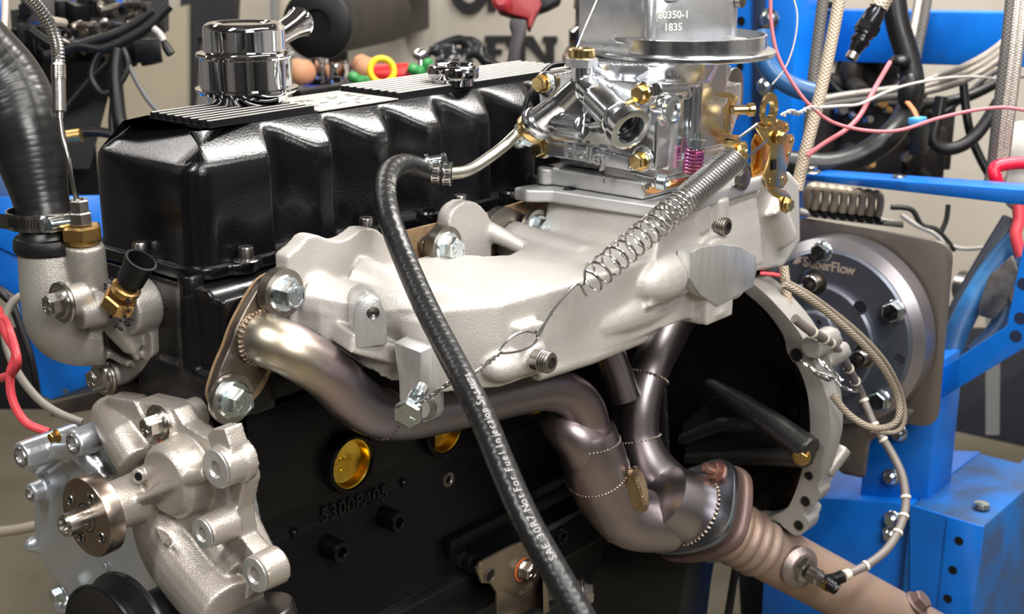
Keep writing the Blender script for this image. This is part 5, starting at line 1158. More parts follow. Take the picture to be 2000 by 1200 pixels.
# engine mount bracket on the block side
mb = thing('mount_bracket', 'greenish bronze folded engine mount bracket at the bottom centre', 'bracket', PY(1020, 1180, -.08))
MBM = mat('zinc_bronze_steel', (.34, .28, .2), .35, .85, col2=(.27, .22, .15), ns=12, bump=.15, bs=100)
yplate([(934, 1118), (940, 1100), (962, 1088), (1000, 1068), (1040, 1052), (1062, 1048), (1080, 1072), (1120, 1130), (1150, 1140), (1160, 1240), (975, 1240), (972, 1160), (960, 1142), (942, 1140)], -.085, .006, MBM, 'plate', mb, bev=.0015, sm=False)
q = MB(); q.rings([[PY(1060, 1115, -.086), PY(1068, 1115, -.086), PY(1075, 1240, -.086), PY(1062, 1240, -.086)], [PY(1060, 1115, -.12), PY(1068, 1115, -.12), PY(1075, 1240, -.12), PY(1062, 1240, -.12)]]); q.build('folded_edge', MBM, mb)
q = MB(); q.lathe([(.0105, -.001), (.0085, -.002), (.0075, .0006), (0, .0006)], PY(956, 1125, -.0855), (0, 1, 0), 22, cap=False); q.build('slot', DSTEEL, mb); MB().lathe([(.0072, -.0004), (.007, 0)], PY(956, 1125, -.0858), (0, 1, 0), 20).build('slot_opening', BLACKP, mb)
q = MB(); q.lathe([(.0165, -.002), (.0165, 0)], PY(1022, 1114, -.0865), D, 26); part(q.build('orange_ring', mat('orange_paint', (.7, .16, .05), .5), mb), 'orange painted ring under the bolt')
bolt(mb, PY(1025, 1113, -.089), D, .0125, .012, STEEL, marks=True, fl=1.2)
bolt(mb, PY(1136, 1160, -.125), (.6, -.75, 0), .0145, .014, STEEL, marks=False, fl=1.5)
q = MB(); q.tube([PY(970, 1240, -.11), PY(1080, 1190, -.11), PY(1130, 1172, -.11)], .012, 14); q.build('rubber_sleeve', BLACKP, mb)
q = MB(); q.text('53008', PY(1028, 1152, -.0862), (1, 0, -.0), (0, 0, 1), .012, .0004); q.build('stamped_number', mat('light_stamp', (.5, .42, .3), .4, .8), mb)
# ================================================================== hoses and cables at the right
BRAIDK = mat('brown_grey_braid', (.42, .35, .27), .45, .4, uvw=(7, 180, 1., (.1, .08, .06)))
def cable(name, label, cat, pts, r, m, d0=None, n=10, seg=8, group=None):
    P = c3([PD(*p) for p in pts], seg); q = MB(); q.tube(P, r, n); o = q.build(name, m, ang=80); tag(o, label, cat, group); return o
cable('braided_hose', 'pale tan braided hose hanging almost upright in front of the blue beam', 'hose', [(1645, -30, 2.0), (1622, 90, 2.0), (1598, 200, 2.0), (1572, 300, 2.0), (1556, 372, 2.0)], .0092, BRAIDT, n=16)
cable('braided_hose', 'dark grey braided hose hanging left of the pale tan hose', 'hose', [(1612, -30, 2.3), (1600, 60, 2.3), (1588, 160, 2.3), (1578, 290, 2.3)], .010, BRAIDG, n=14)
for k, (dx, lab) in enumerate(((0, 'leftmost of the two braided hoses right of the thick black loom'), (16, 'right hand one of the two braided hoses right of the thick black loom'))):
    cable('braided_hose', lab, 'hose', [(1800+dx, -30, 2.5), (1786+dx, 50, 2.5), (1776+dx, 100, 2.5), (1768+dx*.9, 180, 2.5)], .009, BRAIDG if k else BRAID, n=12)
for k in range(3):
    cable('braided_hose', ('outermost right', 'middle', 'leftmost')[k]+' steel braided hose of the upright bundle at the right edge', 'hose', [(2004-k*14, -30, 2.1), (1990-k*13, 90, 2.1), (1974-k*13, 220, 2.12), (1960-k*12, 330, 2.15), (1950-k*12, 370, 2.15)], .0078, (BRAID, BRAID, BRAIDG)[k], n=12)
for k in range(3):
    cable('braided_hose', ('upper', 'middle', 'lower')[k]+' steel braided hose of the bundle curving down left from the right edge', 'hose', [(2010, 40+k*12, 2.3), (1975, 70+k*13, 2.3), (1930, 105+k*13, 2.32), (1880, 132+k*13, 2.35), (1830, 150+k*12, 2.4), (1795, 163+k*9, 2.4)], .0065, BRAID, n=12)
for k in range(2):
    cable('braided_hose', ('upper', 'lower')[k]+' grey braided hose crossing level behind the thick black loom', 'hose', [(1760, 172+k*14, 2.5), (1700, 180+k*14, 2.5), (1640, 188+k*13, 2.5), (1600, 196+k*12, 2.5)], .0072, BRAID if k == 0 else BRAIDG, n=12)
cable('black_loom', 'thick taped black cable loom sweeping down and left', 'cable loom', [(1742, -40, 2.35), (1752, 40, 2.35), (1772, 110, 2.35), (1782, 170, 2.35), (1768, 225, 2.35), (1735, 268, 2.3), (1680, 305, 2.3), (1620, 322, 2.3), (1560, 320, 2.3), (1500, 312, 2.3)], .021, RUBBER, n=18)
q = MB(); q.ell(PD(1775, 180, 2.33), (.018, .02, .035)); q.ell(PD(1758, 120, 2.33), (.02, .02, .012)); tag(q.build('tape_lump', RUBBER, remesh=.004, smooth=3, ang=180), 'shiny wad of black tape wrapped round the thick loom', 'tape')
cable('black_hose', 'black hose forming a shallow loop under the right braided bundle', 'hose', [(1950, 200, 2.5), (1925, 240, 2.5), (1900, 270, 2.5), (1870, 288, 2.5), (1840, 290, 2.5), (1822, 272, 2.5), (1832, 225, 2.5), (1838, 190, 2.5)], .012, RUBBER)
cable('black_cable', 'black cable dropping from the beam down to the blue rail', 'cable', [(1880, 140, 2.6), (1885, 200, 2.6), (1895, 260, 2.6), (1915, 310, 2.6), (1940, 355, 2.6)], .0085, RUBBER)
cable('black_cable', 'black cable running level behind the thick loom at right', 'cable', [(1640, 190, 2.65), (1700, 200, 2.65), (1790, 205, 2.65), (1880, 192, 2.65), (1950, 160, 2.65)], .011, RUBBER)
cable('black_cable', 'thin black cable crossing diagonally up to the right edge', 'cable', [(1780, 255, 2.7), (1860, 210, 2.7), (1930, 150, 2.7), (2010, 110, 2.7)], .005, RUBBER)
cable('black_cable', 'black cable curling round by the upper rail behind the pale hose', 'cable', [(1625, 120, 2.6), (1618, 150, 2.6), (1640, 180, 2.6), (1680, 200, 2.6)], .006, RUBBER)
cable('blue_hose', 'translucent blue hose looping by the blue column', 'hose', [(1488, 60, 2.15), (1492, 110, 2.15), (1512, 145, 2.15), (1550, 170, 2.15), (1600, 185, 2.15)], .016, mat('blue_rubber_tube', h('2d5f94'), .35))
cable('pink_wire', 'long faded red wire sagging across the upper right cables', 'wire', [(1506, -20, 1.9), (1506, 40, 1.9), (1520, 110, 1.9), (1560, 180, 1.9), (1600, 222, 1.9), (1640, 244, 1.9), (1700, 256, 1.9), (1760, 254, 1.9), (1830, 232, 1.9), (1900, 216, 1.9), (1960, 210, 1.9), (2010, 217, 1.9)], .0026, PINKW, n=8)
cable('pink_wire', 'short thick faded red wire slanting under the sagging wire', 'wire', [(1576, 304, 1.95), (1610, 280, 1.95), (1650, 255, 1.95), (1680, 225, 1.97), (1710, 170, 2.0), (1738, 122, 2.1)], .0036, PINKW, n=8)
cable('grey_wire', 'thin grey wire hanging down the blue beam beside the braided hose', 'wire', [(1548, -10, 1.9), (1557, 30, 1.9), (1552, 80, 1.9), (1535, 130, 1.9), (1508, 165, 1.9)], .0012, WHITEW, n=6)
q = twist([PD(1528, 226, 1.72), PD(1545, 218, 1.75), PD(1560, 222, 1.8), PD(1580, 212, 1.85), PD(1600, 212, 1.88)], .0015, .0022, .04)
tw2 = thing('throttle_wire', 'twisted white wire tied on the throttle ring and stretched to the right edge', 'wire', PD(1600, 210, 1.88)); q.build('twisted_end', WHITEW, tw2)
q = MB(); q.tube(c3(PD3([(1600, 210, 1.88), (1640, 207, 1.9), (1680, 203, 1.95), (1730, 180, 2.0), (1780, 164, 2.1), (1850, 152, 2.2), (1910, 150, 2.3), (1960, 155, 2.4), (2010, 149, 2.5)]), 6), .0022, 8); q.build('long_run', WHITEW, tw2)
# aeroquip style fitting
af = thing('hose_fitting', 'black anodised hose fitting hanging upside down on a braided hose', 'hose fitting', PD(1690, 60, 2.0))
e = (PD(1668, 104, 2.0)-PD(1728, -6, 2.0)).normalized(); o = PD(1712, 22, 2.0)
q = MB(); q.lathe([(.012, -.01), (.0125, 0), (.015, .004), (.016, .022)], o, e, 26)
q.hex(o+e*.022, e, .019, .014); q.lathe([(.015, .036), (.015, .04), (.0125, .042), (.0125, .046), (.0145, .048), (.0145, .052), (.012, .054), (.010, .064), (.0088, .066), (.0088, .078), (.007, .080), (.0055, .078), (0, .070)], o, e, 26); q.build('fitting', BLACKP if False else mat('black_anodised', (.03, .03, .035), .22, .8), af)
q = MB(); q.lathe([(.0092, .070), (.0094, .080), (.006, .0805), (.006, .075)], o, e, 22, cap=False); q.build('steel_tip', STEEL, af)
q = MB(); q.tube([o-e*.1, o-e*.005], .0135, 16); q.build('braided_end', BRAIDT, af)
# blue clip connector
bc2 = thing('cable_connector', 'black plug with light blue clip on two orange wires', 'connector', PD(1795, 250, 2.2))
q = MB(); q.box(PD(1795, 272, 2.2), (.035, .02, .05)); q.build('plug', BLACKP, bc2, bev=.004); q = MB(); q.box(PD(1792, 236, 2.19), (.032, .02, .012)); q.build('clip', mat('light_blue_plastic', h('4aa3d8'), .4), bc2, bev=.003)
for k in range(2): q = MB(); q.tube(c3(PD3([(1790+k*3, 232, 2.19), (1782+k*4, 215, 2.2), (1770+k*4, 200, 2.22)]), 4), .0028, 7); q.build('orange_wire', mat('orange_wire', (.6, .2, .08), .5), bc2)
# row of braided loops on the rail
lp = 'braided loops on the connector rail'
cr_ = thing('connector_rail', 'silver rail holding a row of braided pigtails under the blue beam', 'rail', PD(1660, 430, 2.25)); q = MB(); q.rings([[PD(1562, 405, 2.25), PD(1765, 432, 2.25), PD(1765, 446, 2.25), PD(1562, 422, 2.25)], [PD(1562, 405, 2.35), PD(1765, 432, 2.35), PD(1765, 446, 2.35), PD(1562, 422, 2.35)]]); q.build('rail', STEEL, cr_, bev=.002)
ords = ('leftmost', 'second', 'third', 'fourth', 'fifth', 'sixth', 'seventh', 'eighth')
for k in range(8):
    x = 1584+k*18; y = 362+k*2
    pts = [(x-6, y+42, 2.25), (x-8, y+20, 2.22), (x-2, y+4, 2.2), (x+8, y+4, 2.2), (x+10, y+22, 2.22), (x+6, y+44, 2.24)]
    cable('braided_pigtail', ords[k]+' braided loop in the row on the silver rail', 'cable', pts, .0062, BRAIDT, n=10, seg=5, group=lp)
    q = MB(); q.tube(PD3([(x-2, y+46, 2.25), (x+12, y+60, 2.24)]), .005, 8); tag(q.build('black_plug', BLACKP), 'small black plug below the '+ords[k]+' braided loop', 'plug', 'plugs under the braided loops')
# braided loop hanging over the absorber
cable('braided_cable', 'long braided cable looping over the round absorber', 'cable', [(1530, 556, 1.75), (1570, 578, 1.76), (1620, 615, 1.78), (1680, 668, 1.8), (1725, 720, 1.82), (1752, 775, 1.84), (1755, 815, 1.84), (1735, 834, 1.84), (1700, 835, 1.84), (1660, 812, 1.84), (1625, 772, 1.84)], .0048, BRAIDK, n=14)
cable('braided_cable', 'second thinner braided cable beside the long braided loop', 'cable', [(1532, 548, 1.78), (1580, 574, 1.79), (1632, 612, 1.81), (1690, 662, 1.83), (1735, 715, 1.85), (1762, 775, 1.87), (1766, 825, 1.87), (1745, 845, 1.87), (1700, 842, 1.87)], .0032, BRAIDK, n=10)
cable('red_wire', 'short red wire above the bell housing by the absorber', 'wire', [(1484, 534, 1.9), (1510, 536, 1.9), (1530, 540, 1.9)], .003, REDW, n=8)
q = MB(); q.tube(PD3([(1530, 520, 1.9), (1535, 560, 1.9), (1538, 600, 1.9)]), .007, 12); tag(q.build('braided_stub', BRAIDT), 'short upright braided stub at the left rim of the absorber', 'cable')
# blue and black hoses between plate and frame
cable('blue_hose', 'thick blue hose leaning between the brown plate and blue brace', 'hose', [(1850, 730, 2.3), (1870, 650, 2.3), (1910, 570, 2.3), (1950, 510, 2.3), (1985, 470, 2.3)], .020, mat('blue_hose_rubber', h('2f77b4'), .45, col2=h('1c4a78'), ns=8), n=16)
cable('black_hose', 'black hose left of the thick blue hose', 'hose', [(1835, 700, 2.4), (1870, 610, 2.4), (1920, 520, 2.4), (1975, 430, 2.4)], .017, mat('navy_black_rubber', (.015, .02, .035), .45), n=14)
cable('blue_hose', 'dark blue hose hugging the inside of the blue brace', 'hose', [(1900, 690, 2.4), (1945, 640, 2.4), (1968, 580, 2.4), (1985, 480, 2.4)], .014, mat('dark_blue_rubber', h('1f3f66'), .45), n=14)
cable('red_hose', 'bright red hose end at the right edge above the brace', 'hose', [(1988, 400, 2.25), (1990, 430, 2.25), (1984, 460, 2.25), (1994, 500, 2.25)], .010, REDW, n=12)
q = MB(); q.prism([PX(x, y, 1.32) for x, y in ((1910, 600), (1930, 540), (1975, 500), (1985, 530), (1960, 600), (1940, 625), (1912, 618))], (.01, 0, 0)); tag(q.build('steel_bracket', mat('pitted_grey_steel', (.3, .28, .25), .6, .4, col2=(.15, .13, .12), ns=40), bev=.002), 'pitted grey steel bracket between blue hoses and blue brace', 'bracket')
q = MB(); c = PD(1880, 560, 2.45); q.lathe([(.03, 0), (.03, .05), (.022, .055), (.022, .09)], c, (-.3, -1, .1), 24); q.lathe([(.014, .09), (.014, .11)], c, (-.3, -1, .1), 20); tag(q.build('pipe_union', STEEL), 'brownish steel pipe union behind the corner of the brown plate', 'pipe union')
cable('white_cable', 'white cable behind the top corner of the brown plate', 'cable', [(1850, 478, 2.5), (1880, 486, 2.5), (1920, 484, 2.5), (1945, 480, 2.5)], .004, WHITEW, n=8)
cable('white_cable', 'thin white cable above the brown plate by the rail', 'cable', [(1760, 420, 2.5), (1790, 440, 2.5), (1830, 460, 2.5), (1860, 500, 2.5)], .0045, WHITEW, n=8)
for k, (lab, pts) in enumerate((('black cable arching above the brown plate', [(1740, 405, 2.5), (1780, 410, 2.5), (1800, 440, 2.5), (1830, 450, 2.5), (1865, 490, 2.5)]), ('black cable with kink left of the blue brace top', [(1852, 400, 2.5), (1848, 430, 2.5), (1836, 455, 2.5), (1826, 448, 2.5)]))):
    cable('black_cable', lab, 'cable', pts, .005, RUBBER, n=8)
# red handled thing and rag at the right edge
rr_ = thing('red_hose_loop', 'bright red hose loop at the right edge above the rail', 'hose', PD(1970, 360, 2.1)); q = MB(); q.tube(c3(PD3([(2020, 318, 2.1), (1975, 320, 2.1), (1944, 328, 2.1), (1946, 352, 2.1), (1962, 380, 2.12)]), 6), .010, 14); q.build('loop', mat('crimson_rubber', h('e0183c'), .35), rr_)
q = MB(); q.ell(PD(1992, 300, 2.25), (.05, .04, .055)); q.ell(PD(1985, 350, 2.25), (.03, .03, .03)); q.ell(PD(2008, 340, 2.3), (.05, .05, .07)); tag(q.build('rag', mat('dirty_white_cloth', (.55, .52, .48), .8, bump=.5, bs=60), remesh=.006, smooth=2, ang=180), 'crumpled dirty white rag at the right edge', 'rag')
# dark machinery behind the cables, upper right
mc = thing('valve_block', 'dark oily valve block with fittings behind the cables at upper right', 'machinery', PD(1700, 280, 2.8))
b = MB()
for x, y, sx, sz in ((1700, 250, .24, .16), (1640, 280, .12, .14), (1780, 300, .14, .12), (1690, 140, .16, .06), (1800, 260, .06, .14)): b.box(PD(x, y, 2.8), (sx, .12, sz), Matrix.Rotation(.5, 3, 'Z'))
random.seed(3)
for k in range(26):
    x = random.uniform(1590, 1830); y = random.uniform(150, 335); p = PD(x, y, 2.72); a = random.uniform(.01, .03); b.cyl(p, p+V((random.uniform(-.05, .05), random.uniform(-.06, .02), random.uniform(-.05, .05))), a, a*.8, 12)
b.build('block', DARKM, mc, bev=.003)
for k in range(14):
    p = PD(random.uniform(1600, 1820), random.uniform(170, 330), 2.62); q = MB(); q.hex(p, (-.6, -.7, random.uniform(-.3, .3)), random.uniform(.007, .014), .02); q.build('fitting', (STEEL, DSTEEL, BRASSD)[k % 3], mc)
td = thing('tool_cabinet', 'very dark cabinet behind the blue frame at the far right', 'cabinet', PD(1960, 860, 3.0)); q = MB(); q.rings([[PD(1880, 640, 3.4), PD(2120, 640, 3.2), PD(2120, 900, 3.2), PD(1830, 835, 3.4)], [PD(1880, 640, 3.6), PD(2120, 640, 3.4), PD(2120, 900, 3.4), PD(1830, 835, 3.6)]]); q.build('body', mat('near_black_paint', (.01, .011, .016), .5), td)
q = MB(); q.rings([[PD(1925, 560, 2.95), PD(1955, 560, 2.95), PD(1952, 850, 2.95), PD(1925, 850, 2.95)], [PD(1925, 560, 2.97), PD(1955, 560, 2.97), PD(1952, 850, 2.97), PD(1925, 850, 2.97)]]); q.build('side_strip', mat('grey_strip', (.12, .12, .115), .5), td)
# ================================================================== background along the wall
def wp3(px, py, back=0.0):
    r = ray(px, py); n_ = WO-NW*back; t = (n_-CP).dot(NW)/r.dot(NW); return CP+r*t
WB = -NW
def wprism(pxs, back, th, name, m, par=None, bev=0, **k):
    q = MB(); q.prism([wp3(x, y, back) for x, y in pxs], NW*th); return q.build(name, m, par, bev=bev, **k)
# black wall lettering: slab serif E and N, plus the lower edge of the row above
ws = thing('wall_lettering', 'large black slab serif letters on the pale wall behind the drill', 'sign', wp3(1020, 125, .02))
LM = mat('matt_black_letters', (.012, .012, .013), .6)
L1 = [(947, 70), (1000, 70), (1000, 92), (990, 92), (988, 82), (967, 82), (967, 96), (980, 96), (980, 106), (967, 106), (967, 130), (950, 132), (950, 84), (947, 84)]
L2 = [(1006, 70), (1040, 70), (1066, 112), (1066, 84), (1060, 84), (1060, 71), (1088, 71), (1088, 84), (1082, 84), (1082, 122), (1060, 124), (1026, 84), (1026, 122), (1010, 124), (1010, 84), (1006, 84)]
wprism(L1, .012, .008, 'letter_f', LM, ws); wprism(L2, .012, .008, 'letter_n', LM, ws)
wprism([(952, -12), (1000, -12), (1000, 22), (985, 22), (985, 0), (968, 0), (968, 22), (954, 22)], .012, .008, 'letter_l', LM, ws)
c = wp3(917, -12, .012); r1 = (wp3(917, 26, .012)-c).length
q = MB(); q.lathe([(r1*.45, 0), (r1, 0), (r1, .008), (r1*.45, .008), (r1*.45, 0)], c, WB, 40, cap=False); q.build('letter_o', LM, ws)
wprism([(1100, 112), (1108, 92), (1122, 84), (1150, 86), (1160, 112)], .012, .008, 'letter_o', LM, ws)
# wall panels on the left
wl = thing('wall_board', 'beige wall board behind the wiring at the left', 'board', wp3(300, 300, .4)); wprism([(165, 60), (365, 10), (365, 420), (165, 420)], .42, .02, 'board', mat('beige_board', (.48, .42, .31), .7, col2=(.42, .37, .28), ns=3), wl)
dj = thing('door_frame', 'dark upright door frame between beige board and grey wall', 'frame', wp3(372, 300, .3)); wprism([(352, -20), (462, -20), (458, 62), (385, 75), (372, 240), (352, 240)], .40, .03, 'jamb', mat('dark_grey_frame', (.035, .035, .04), .5), dj)
wprism([(372, 60), (600, 40), (600, 240), (370, 300)], .36, .01, 'grey_panel', mat('grey_panel', (.33, .31, .29), .6), dj)
dp_ = thing('drain_pipe', 'pale vertical pipe beside the dark upright left of the filter', 'pipe', wp3(580, 150, .3)); q = MB(); q.tube([wp3(565, -40, .3), wp3(568, 230, .3)], .035, 18); q.build('pipe', mat('cream_pipe', (.6, .54, .42), .5), dp_); q = MB(); q.tube([wp3(540, -40, .3), wp3(545, 230, .3)], .02, 14); q.build('pipe', mat('grey_pipe', (.3, .3, .3), .5), dp_)
pt = thing('second_pipe', 'dark vertical pipe under the big round filter', 'pipe', wp3(655, 200, .28)); q = MB(); q.tube([wp3(660, 60, .28), wp3(660, 230, .28)], .03, 16); q.build('pipe', DARKM, pt)
# big round black filter / motor on the wall and the cabinet
mo = thing('exhaust_duct', 'black cylindrical fan duct seen end on behind the breather cap', 'duct', PD(650, 70, 3.3))
a = PD(617, 48, 3.1); c_ = PD(745, 30, 3.65); e = (c_-a).normalized()
q = MB(); q.lathe([(0, .012), (.03, .012), (.035, 0), (.075, .002), (.082, .008), (.082, .05)], a, e, 48, cap=False); q.build('end_cap', BLACKP, mo, ang=40)
q = MB(); q.lathe([(.078, .05), (.078, .065)], a, e, 44); q.build('clamp_ring', mat('grey_ring', (.25, .24, .22), .5, .5), mo); q = MB(); q.lathe([(.074, .06), (.074, .62)], a, e, 44); q.build('barrel', DARKM, mo)
cbx = thing('wall_cabinet', 'dark wall cabinet behind the black cylindrical duct', 'cabinet', wp3(740, 60, .3)); wprism([(690, -30), (778, -30), (780, 74), (745, 80), (692, 76)], .36, .3, 'body', mat('brown_black_panel', (.025, .02, .018), .5), cbx, bev=.005)
wprism([(782, -30), (786, -30), (788, 76), (783, 76)], .02, .01, 'edge', mat('grey_edge', (.35, .33, .3), .5), cbx)
# workbench behind the engine
BZ = PD(800, 190, 2.9).z
wb = thing('workbench', 'dark workbench top behind the engine carrying small tools', 'workbench', V((PD(800, 190, 2.9).x, PD(800, 190, 2.9).y, 0)))
def at2(px, py, d): return PD(px, py, d)
c0 = PD(560, 200, 2.42); c1 = PD(1240, 190, 2.42); back = FH*.9
q = MB(); q.rings([[V((p.x, p.y, z)) for p in (c0, c1, c1+back, c0+back)] for z in (BZ-.04, BZ)]); q.build('top', DARKM, wb, bev=.004)
for p in (c0+FH*.03+RT*.05, c1+FH*.03-RT*.05, c1+back*.9-RT*.05, c0+back*.9+RT*.05): q = MB(); q.box(V((p.x, p.y, (BZ-.04)/2)), (.05, .05, BZ-.04)); q.build('leg', DARKM, wb)
def onb(px, d, dz=0): p = PD(px, 150, d); return V((p.x, p.y, BZ+dz))
for k, (px, d, r, hh, lab) in enumerate(((624, 2.95, .022, .075, 'leftmost upright chrome socket on the bench behind the cover'), (655, 2.9, .028, .07, 'middle chrome socket on the bench, the widest one'), (683, 3.0, .020, .065, 'right hand chrome socket of the three on the bench'))):
    o = onb(px, d); s_ = thing('socket', lab, 'socket', o, 'chrome sockets on the bench')
    MB().lathe([(r*1.15, 0), (r*1.15, hh*.45)], o, (0, 0, 1), 26).build('black_base', BLACKP, s_); MB().lathe([(r, hh*.45), (r, hh*.8), (r*.9, hh), (r*.6, hh), (r*.55, hh*.8)], o, (0, 0, 1), 28, cap=False).build('chrome_top', CHROME, s_)
o = PD(746, 138, 2.6); rg = thing('yellow_ring', 'bright yellow plastic ring standing on edge behind the valve cover', 'ring', o-V((0, 0, .03)))
e = (-FW+RT*.35).normalized(); q = MB(); q.torus(o, e, .0235, .0062, 40, 14); q.build('ring', mat('yellow_plastic', h('f5cc10'), .35), rg)
q = MB(); a, c_ = PD(730, 146, 2.75), PD(800, 144, 2.75); q.cyl(a, c_, .0215); tag(q.build('red_tape_roll', RED, bev=.003), 'red cylinder lying on the bench behind the yellow ring', 'tape roll')
o_ = PD(746, 138, 2.6); zt_ = o_.z-.0305; q = MB(); q.box(V((o_.x, o_.y, (zt_+BZ)/2)), (.16, .12, zt_-BZ), Matrix.Rotation(-.87, 3, 'Z')); tag(q.build('low_black_box', BLACKP, bev=.003), 'low black box on the bench under the yellow ring', 'box')
GRN = mat('green_plastic', h('2f8a45'), .4)
for lab, l in (('green clamp jaws left of the yellow ring', [(690, 150), (705, 158), (722, 158)]), ('green grip right of the red cylinder on the bench', [(806, 134), (822, 140), (836, 124)])):
    q = MB()
    for x, y in l: q.ell(PD(x, y, 2.72), (.014, .010, .012))
    tag(q.build('green_clamp', GRN, remesh=.004, smooth=2, ang=180), lab, 'clamp')
q = MB(); q.ell(PD(824, 106, 2.9), (.024, .018, .014)); q.cyl(PD(824, 112, 2.9), PD(824, 150, 2.9), .008); tag(q.build('chrome_ball', CHROME), 'chrome ball knob beside the black gloves on the bench', 'knob')
SK = mat('tan_leather', h('c08a66'), .6)
for lab, x, y, sc__ in (('tan leather lump right beside the chrome breather cap', 592, 142, 1.), ('tan leather lump behind the yellow ring', 716, 134, .9)):
    q = MB(); q.ell(PD(x, y, 2.85), (.032*sc__, .022, .028*sc__)); q.ell(PD(x-10, y-8, 2.87), (.022, .02, .022)); tag(q.build('leather_pouch', SK, remesh=.004, smooth=2, ang=180), lab, 'pouch')
q = MB(); o = PZ(614, 192, BZ); q.box(o+V((0, 0, .012)), (.05, .06, .024), Matrix.Rotation(-.87, 3, 'Z')); tag(q.build('blue_box', mat('royal_blue_plastic', h('1537c8'), .4), bev=.004), 'royal blue plastic box just above the fins', 'box')
q = MB(); q.box(onb(650, 2.75, .02), (.2, .03, .05)); tag(q.build('black_case', BLACKP, bev=.004), 'low black case on the bench under the chrome sockets', 'case')
# black gloves / pliers heap
gl = thing('glove_pile', 'heap of shiny black rubber gloves on the bench left of the letters', 'gloves', onb(890, 2.9))
b = MB()
for pts in (((852, 92), (875, 82), (902, 78), (920, 95)), ((838, 98), (860, 100), (890, 98)), ((900, 80), (925, 82), (945, 100)), ((905, 108), (930, 104), (950, 125)), ((870, 110), (895, 112), (915, 130)), ((850, 120), (880, 125), (910, 125)), ((930, 95), (955, 120), (985, 138))):
    b.tube(c3(PD3([(x, y, 2.9) for x, y in pts]), 5), .011, 10)
b.ell(PD(890, 120, 2.92), (.05, .03, .03)); b.build('gloves', mat('shiny_black_rubber', (.014, .015, .016), .22), gl, remesh=.004, smooth=2, ang=180)
# cordless drill standing on the bench
dr = thing('cordless_drill', 'red and black cordless impact wrench hanging before the wall letters', 'power tool', onb(1010, 2.85))
dd = 2.8; RBM = mat('deep_red_plastic', h('8e1a20'), .45)
def dpr(pxs, m, name, th=.05, d=dd, bev=.006):
    q = MB(); q.prism([PD(x, y, d) for x, y in pxs], FW*th); return q.build(name, m, dr, bev=bev, seg=2)
dpr([(960, -30), (1050, -30), (1062, 10), (1048, 26), (1040, 45), (1036, 56), (1030, 52), (1030, 36), (1000, 28), (975, 20), (965, 0)], RBM, 'red_shell')
dpr([(998, 34), (1030, 38), (1028, 60), (1018, 90), (1014, 126), (990, 126), (994, 90), (1000, 62), (994, 44)], mat('dark_rubber_grip', (.035, .03, .032), .6), 'grip', .04)
dpr([(985, 118), (1020, 118), (1024, 165), (980, 165)], BLACKP, 'battery', .06)
dpr([(1045, -20), (1100, -20), (1096, 2), (1072, 14), (1050, 22)], BLACKP, 'nose', .05); MB().lathe([(.016, 0), (.018, .012), (.01, .02)], PD(978, 5, 2.79), -FW, 24).build('rear_cap', mat('coral_red', h('a03036'), .5), dr)
# chrome bottles stack right behind the carburettor
ck = thing('chrome_canister', 'stepped dark chrome canister standing behind the carburetor fuel bowl', 'canister', PD(1145, 110, 2.6)-V((0, 0, .02)))
o = PD(1145, 118, 2.6); q = MB(); q.lathe([(.046, -.03), (.046, .01), (.038, .016), (.034, .020), (.034, .052), (.036, .056), (.024, .064), (.022, .070), (.022, .095), (.026, .1), (.024, .12), (.012, .13)], o, (0, 0, 1), 40); q.build('canister', DCHROME, ck, ang=35)
# red wire rods by the fuel bowl
cable('thin_rod', 'thin steel rod rising from the gold vent cap left of the carburetor', 'rod', [(1122, 105, 1.62), (1140, 60, 1.62), (1164, 5, 1.62), (1172, -20, 1.62)], .0016, SPRING, n=8)
cable('thin_rod', 'dark rod behind the thin steel rod left of the carburetor', 'rod', [(1142, 96, 1.7), (1156, 66, 1.7), (1172, 40, 1.7)], .0022, BLACKP, n=8)
cable('vacuum_hose', 'thin black vacuum hose between valve cover and fuel bowl', 'hose', [(1100, 125, 1.75), (1075, 130, 1.74), (1055, 150, 1.72), (1035, 185, 1.7), (1024, 215, 1.7), (1018, 250, 1.7)], .0035, RUBBER, n=8)
# ================================================================== left background: wiring rack and blue machine
wr = thing('wiring_rack', 'black relay rack crowded with wiring at the upper left', 'wiring rack', PD(180, 200, 2.6))
b = MB(); random.seed(11)
b.rings([[PD(20, 20, 2.7), PD(330, -20, 2.7), PD(330, 60, 2.7), (PD(230, 120, 2.7)), PD(175, 330, 2.7), PD(40, 330, 2.7)], [PD(20, 20, 2.8), PD(330, -20, 2.8), PD(330, 60, 2.8), (PD(230, 120, 2.8)), PD(175, 330, 2.8), PD(40, 330, 2.8)]])
b.build('rack_body', BLACKP, wr)
for k in range(34):
    x, y = random.uniform(30, 300), random.uniform(-10, 120)
    q = MB(); q.box(PD(x, y, random.uniform(2.5, 2.62)), (random.uniform(.02, .05), random.uniform(.02, .05), random.uniform(.02, .06)), Matrix.Rotation(random.uniform(-.5, .9), 3, 'Z')@Matrix.Rotation(random.uniform(-.3, .3), 3, 'X'))
    q.build('relay', (BLACKP, BLACKP, DARKM, mat('mid_grey_relay', (.1, .095, .09), .5) if k == 3 else DARKM, BLACKP)[k % 5], wr, bev=.003)
for k in range(26):
    x, y = random.uniform(30, 270), random.uniform(0, 110); d = random.uniform(2.42, 2.5)
    q = MB(); q.tube(c3(PD3([(x, y, d), (x+random.uniform(-10, 25), y+random.uniform(-12, 12), d-.03), (x+random.uniform(0, 40), y+random.uniform(-5, 25), d)]), 4), random.uniform(.004, .009), 8); q.build('connector_pin', (mat('pale_connector', (.4, .35, .28), .5), STEEL, WHITEW, DSTEEL)[k % 4] if k < 4 else (STEEL, DSTEEL, DARKM, DSTEEL)[k % 4], wr)
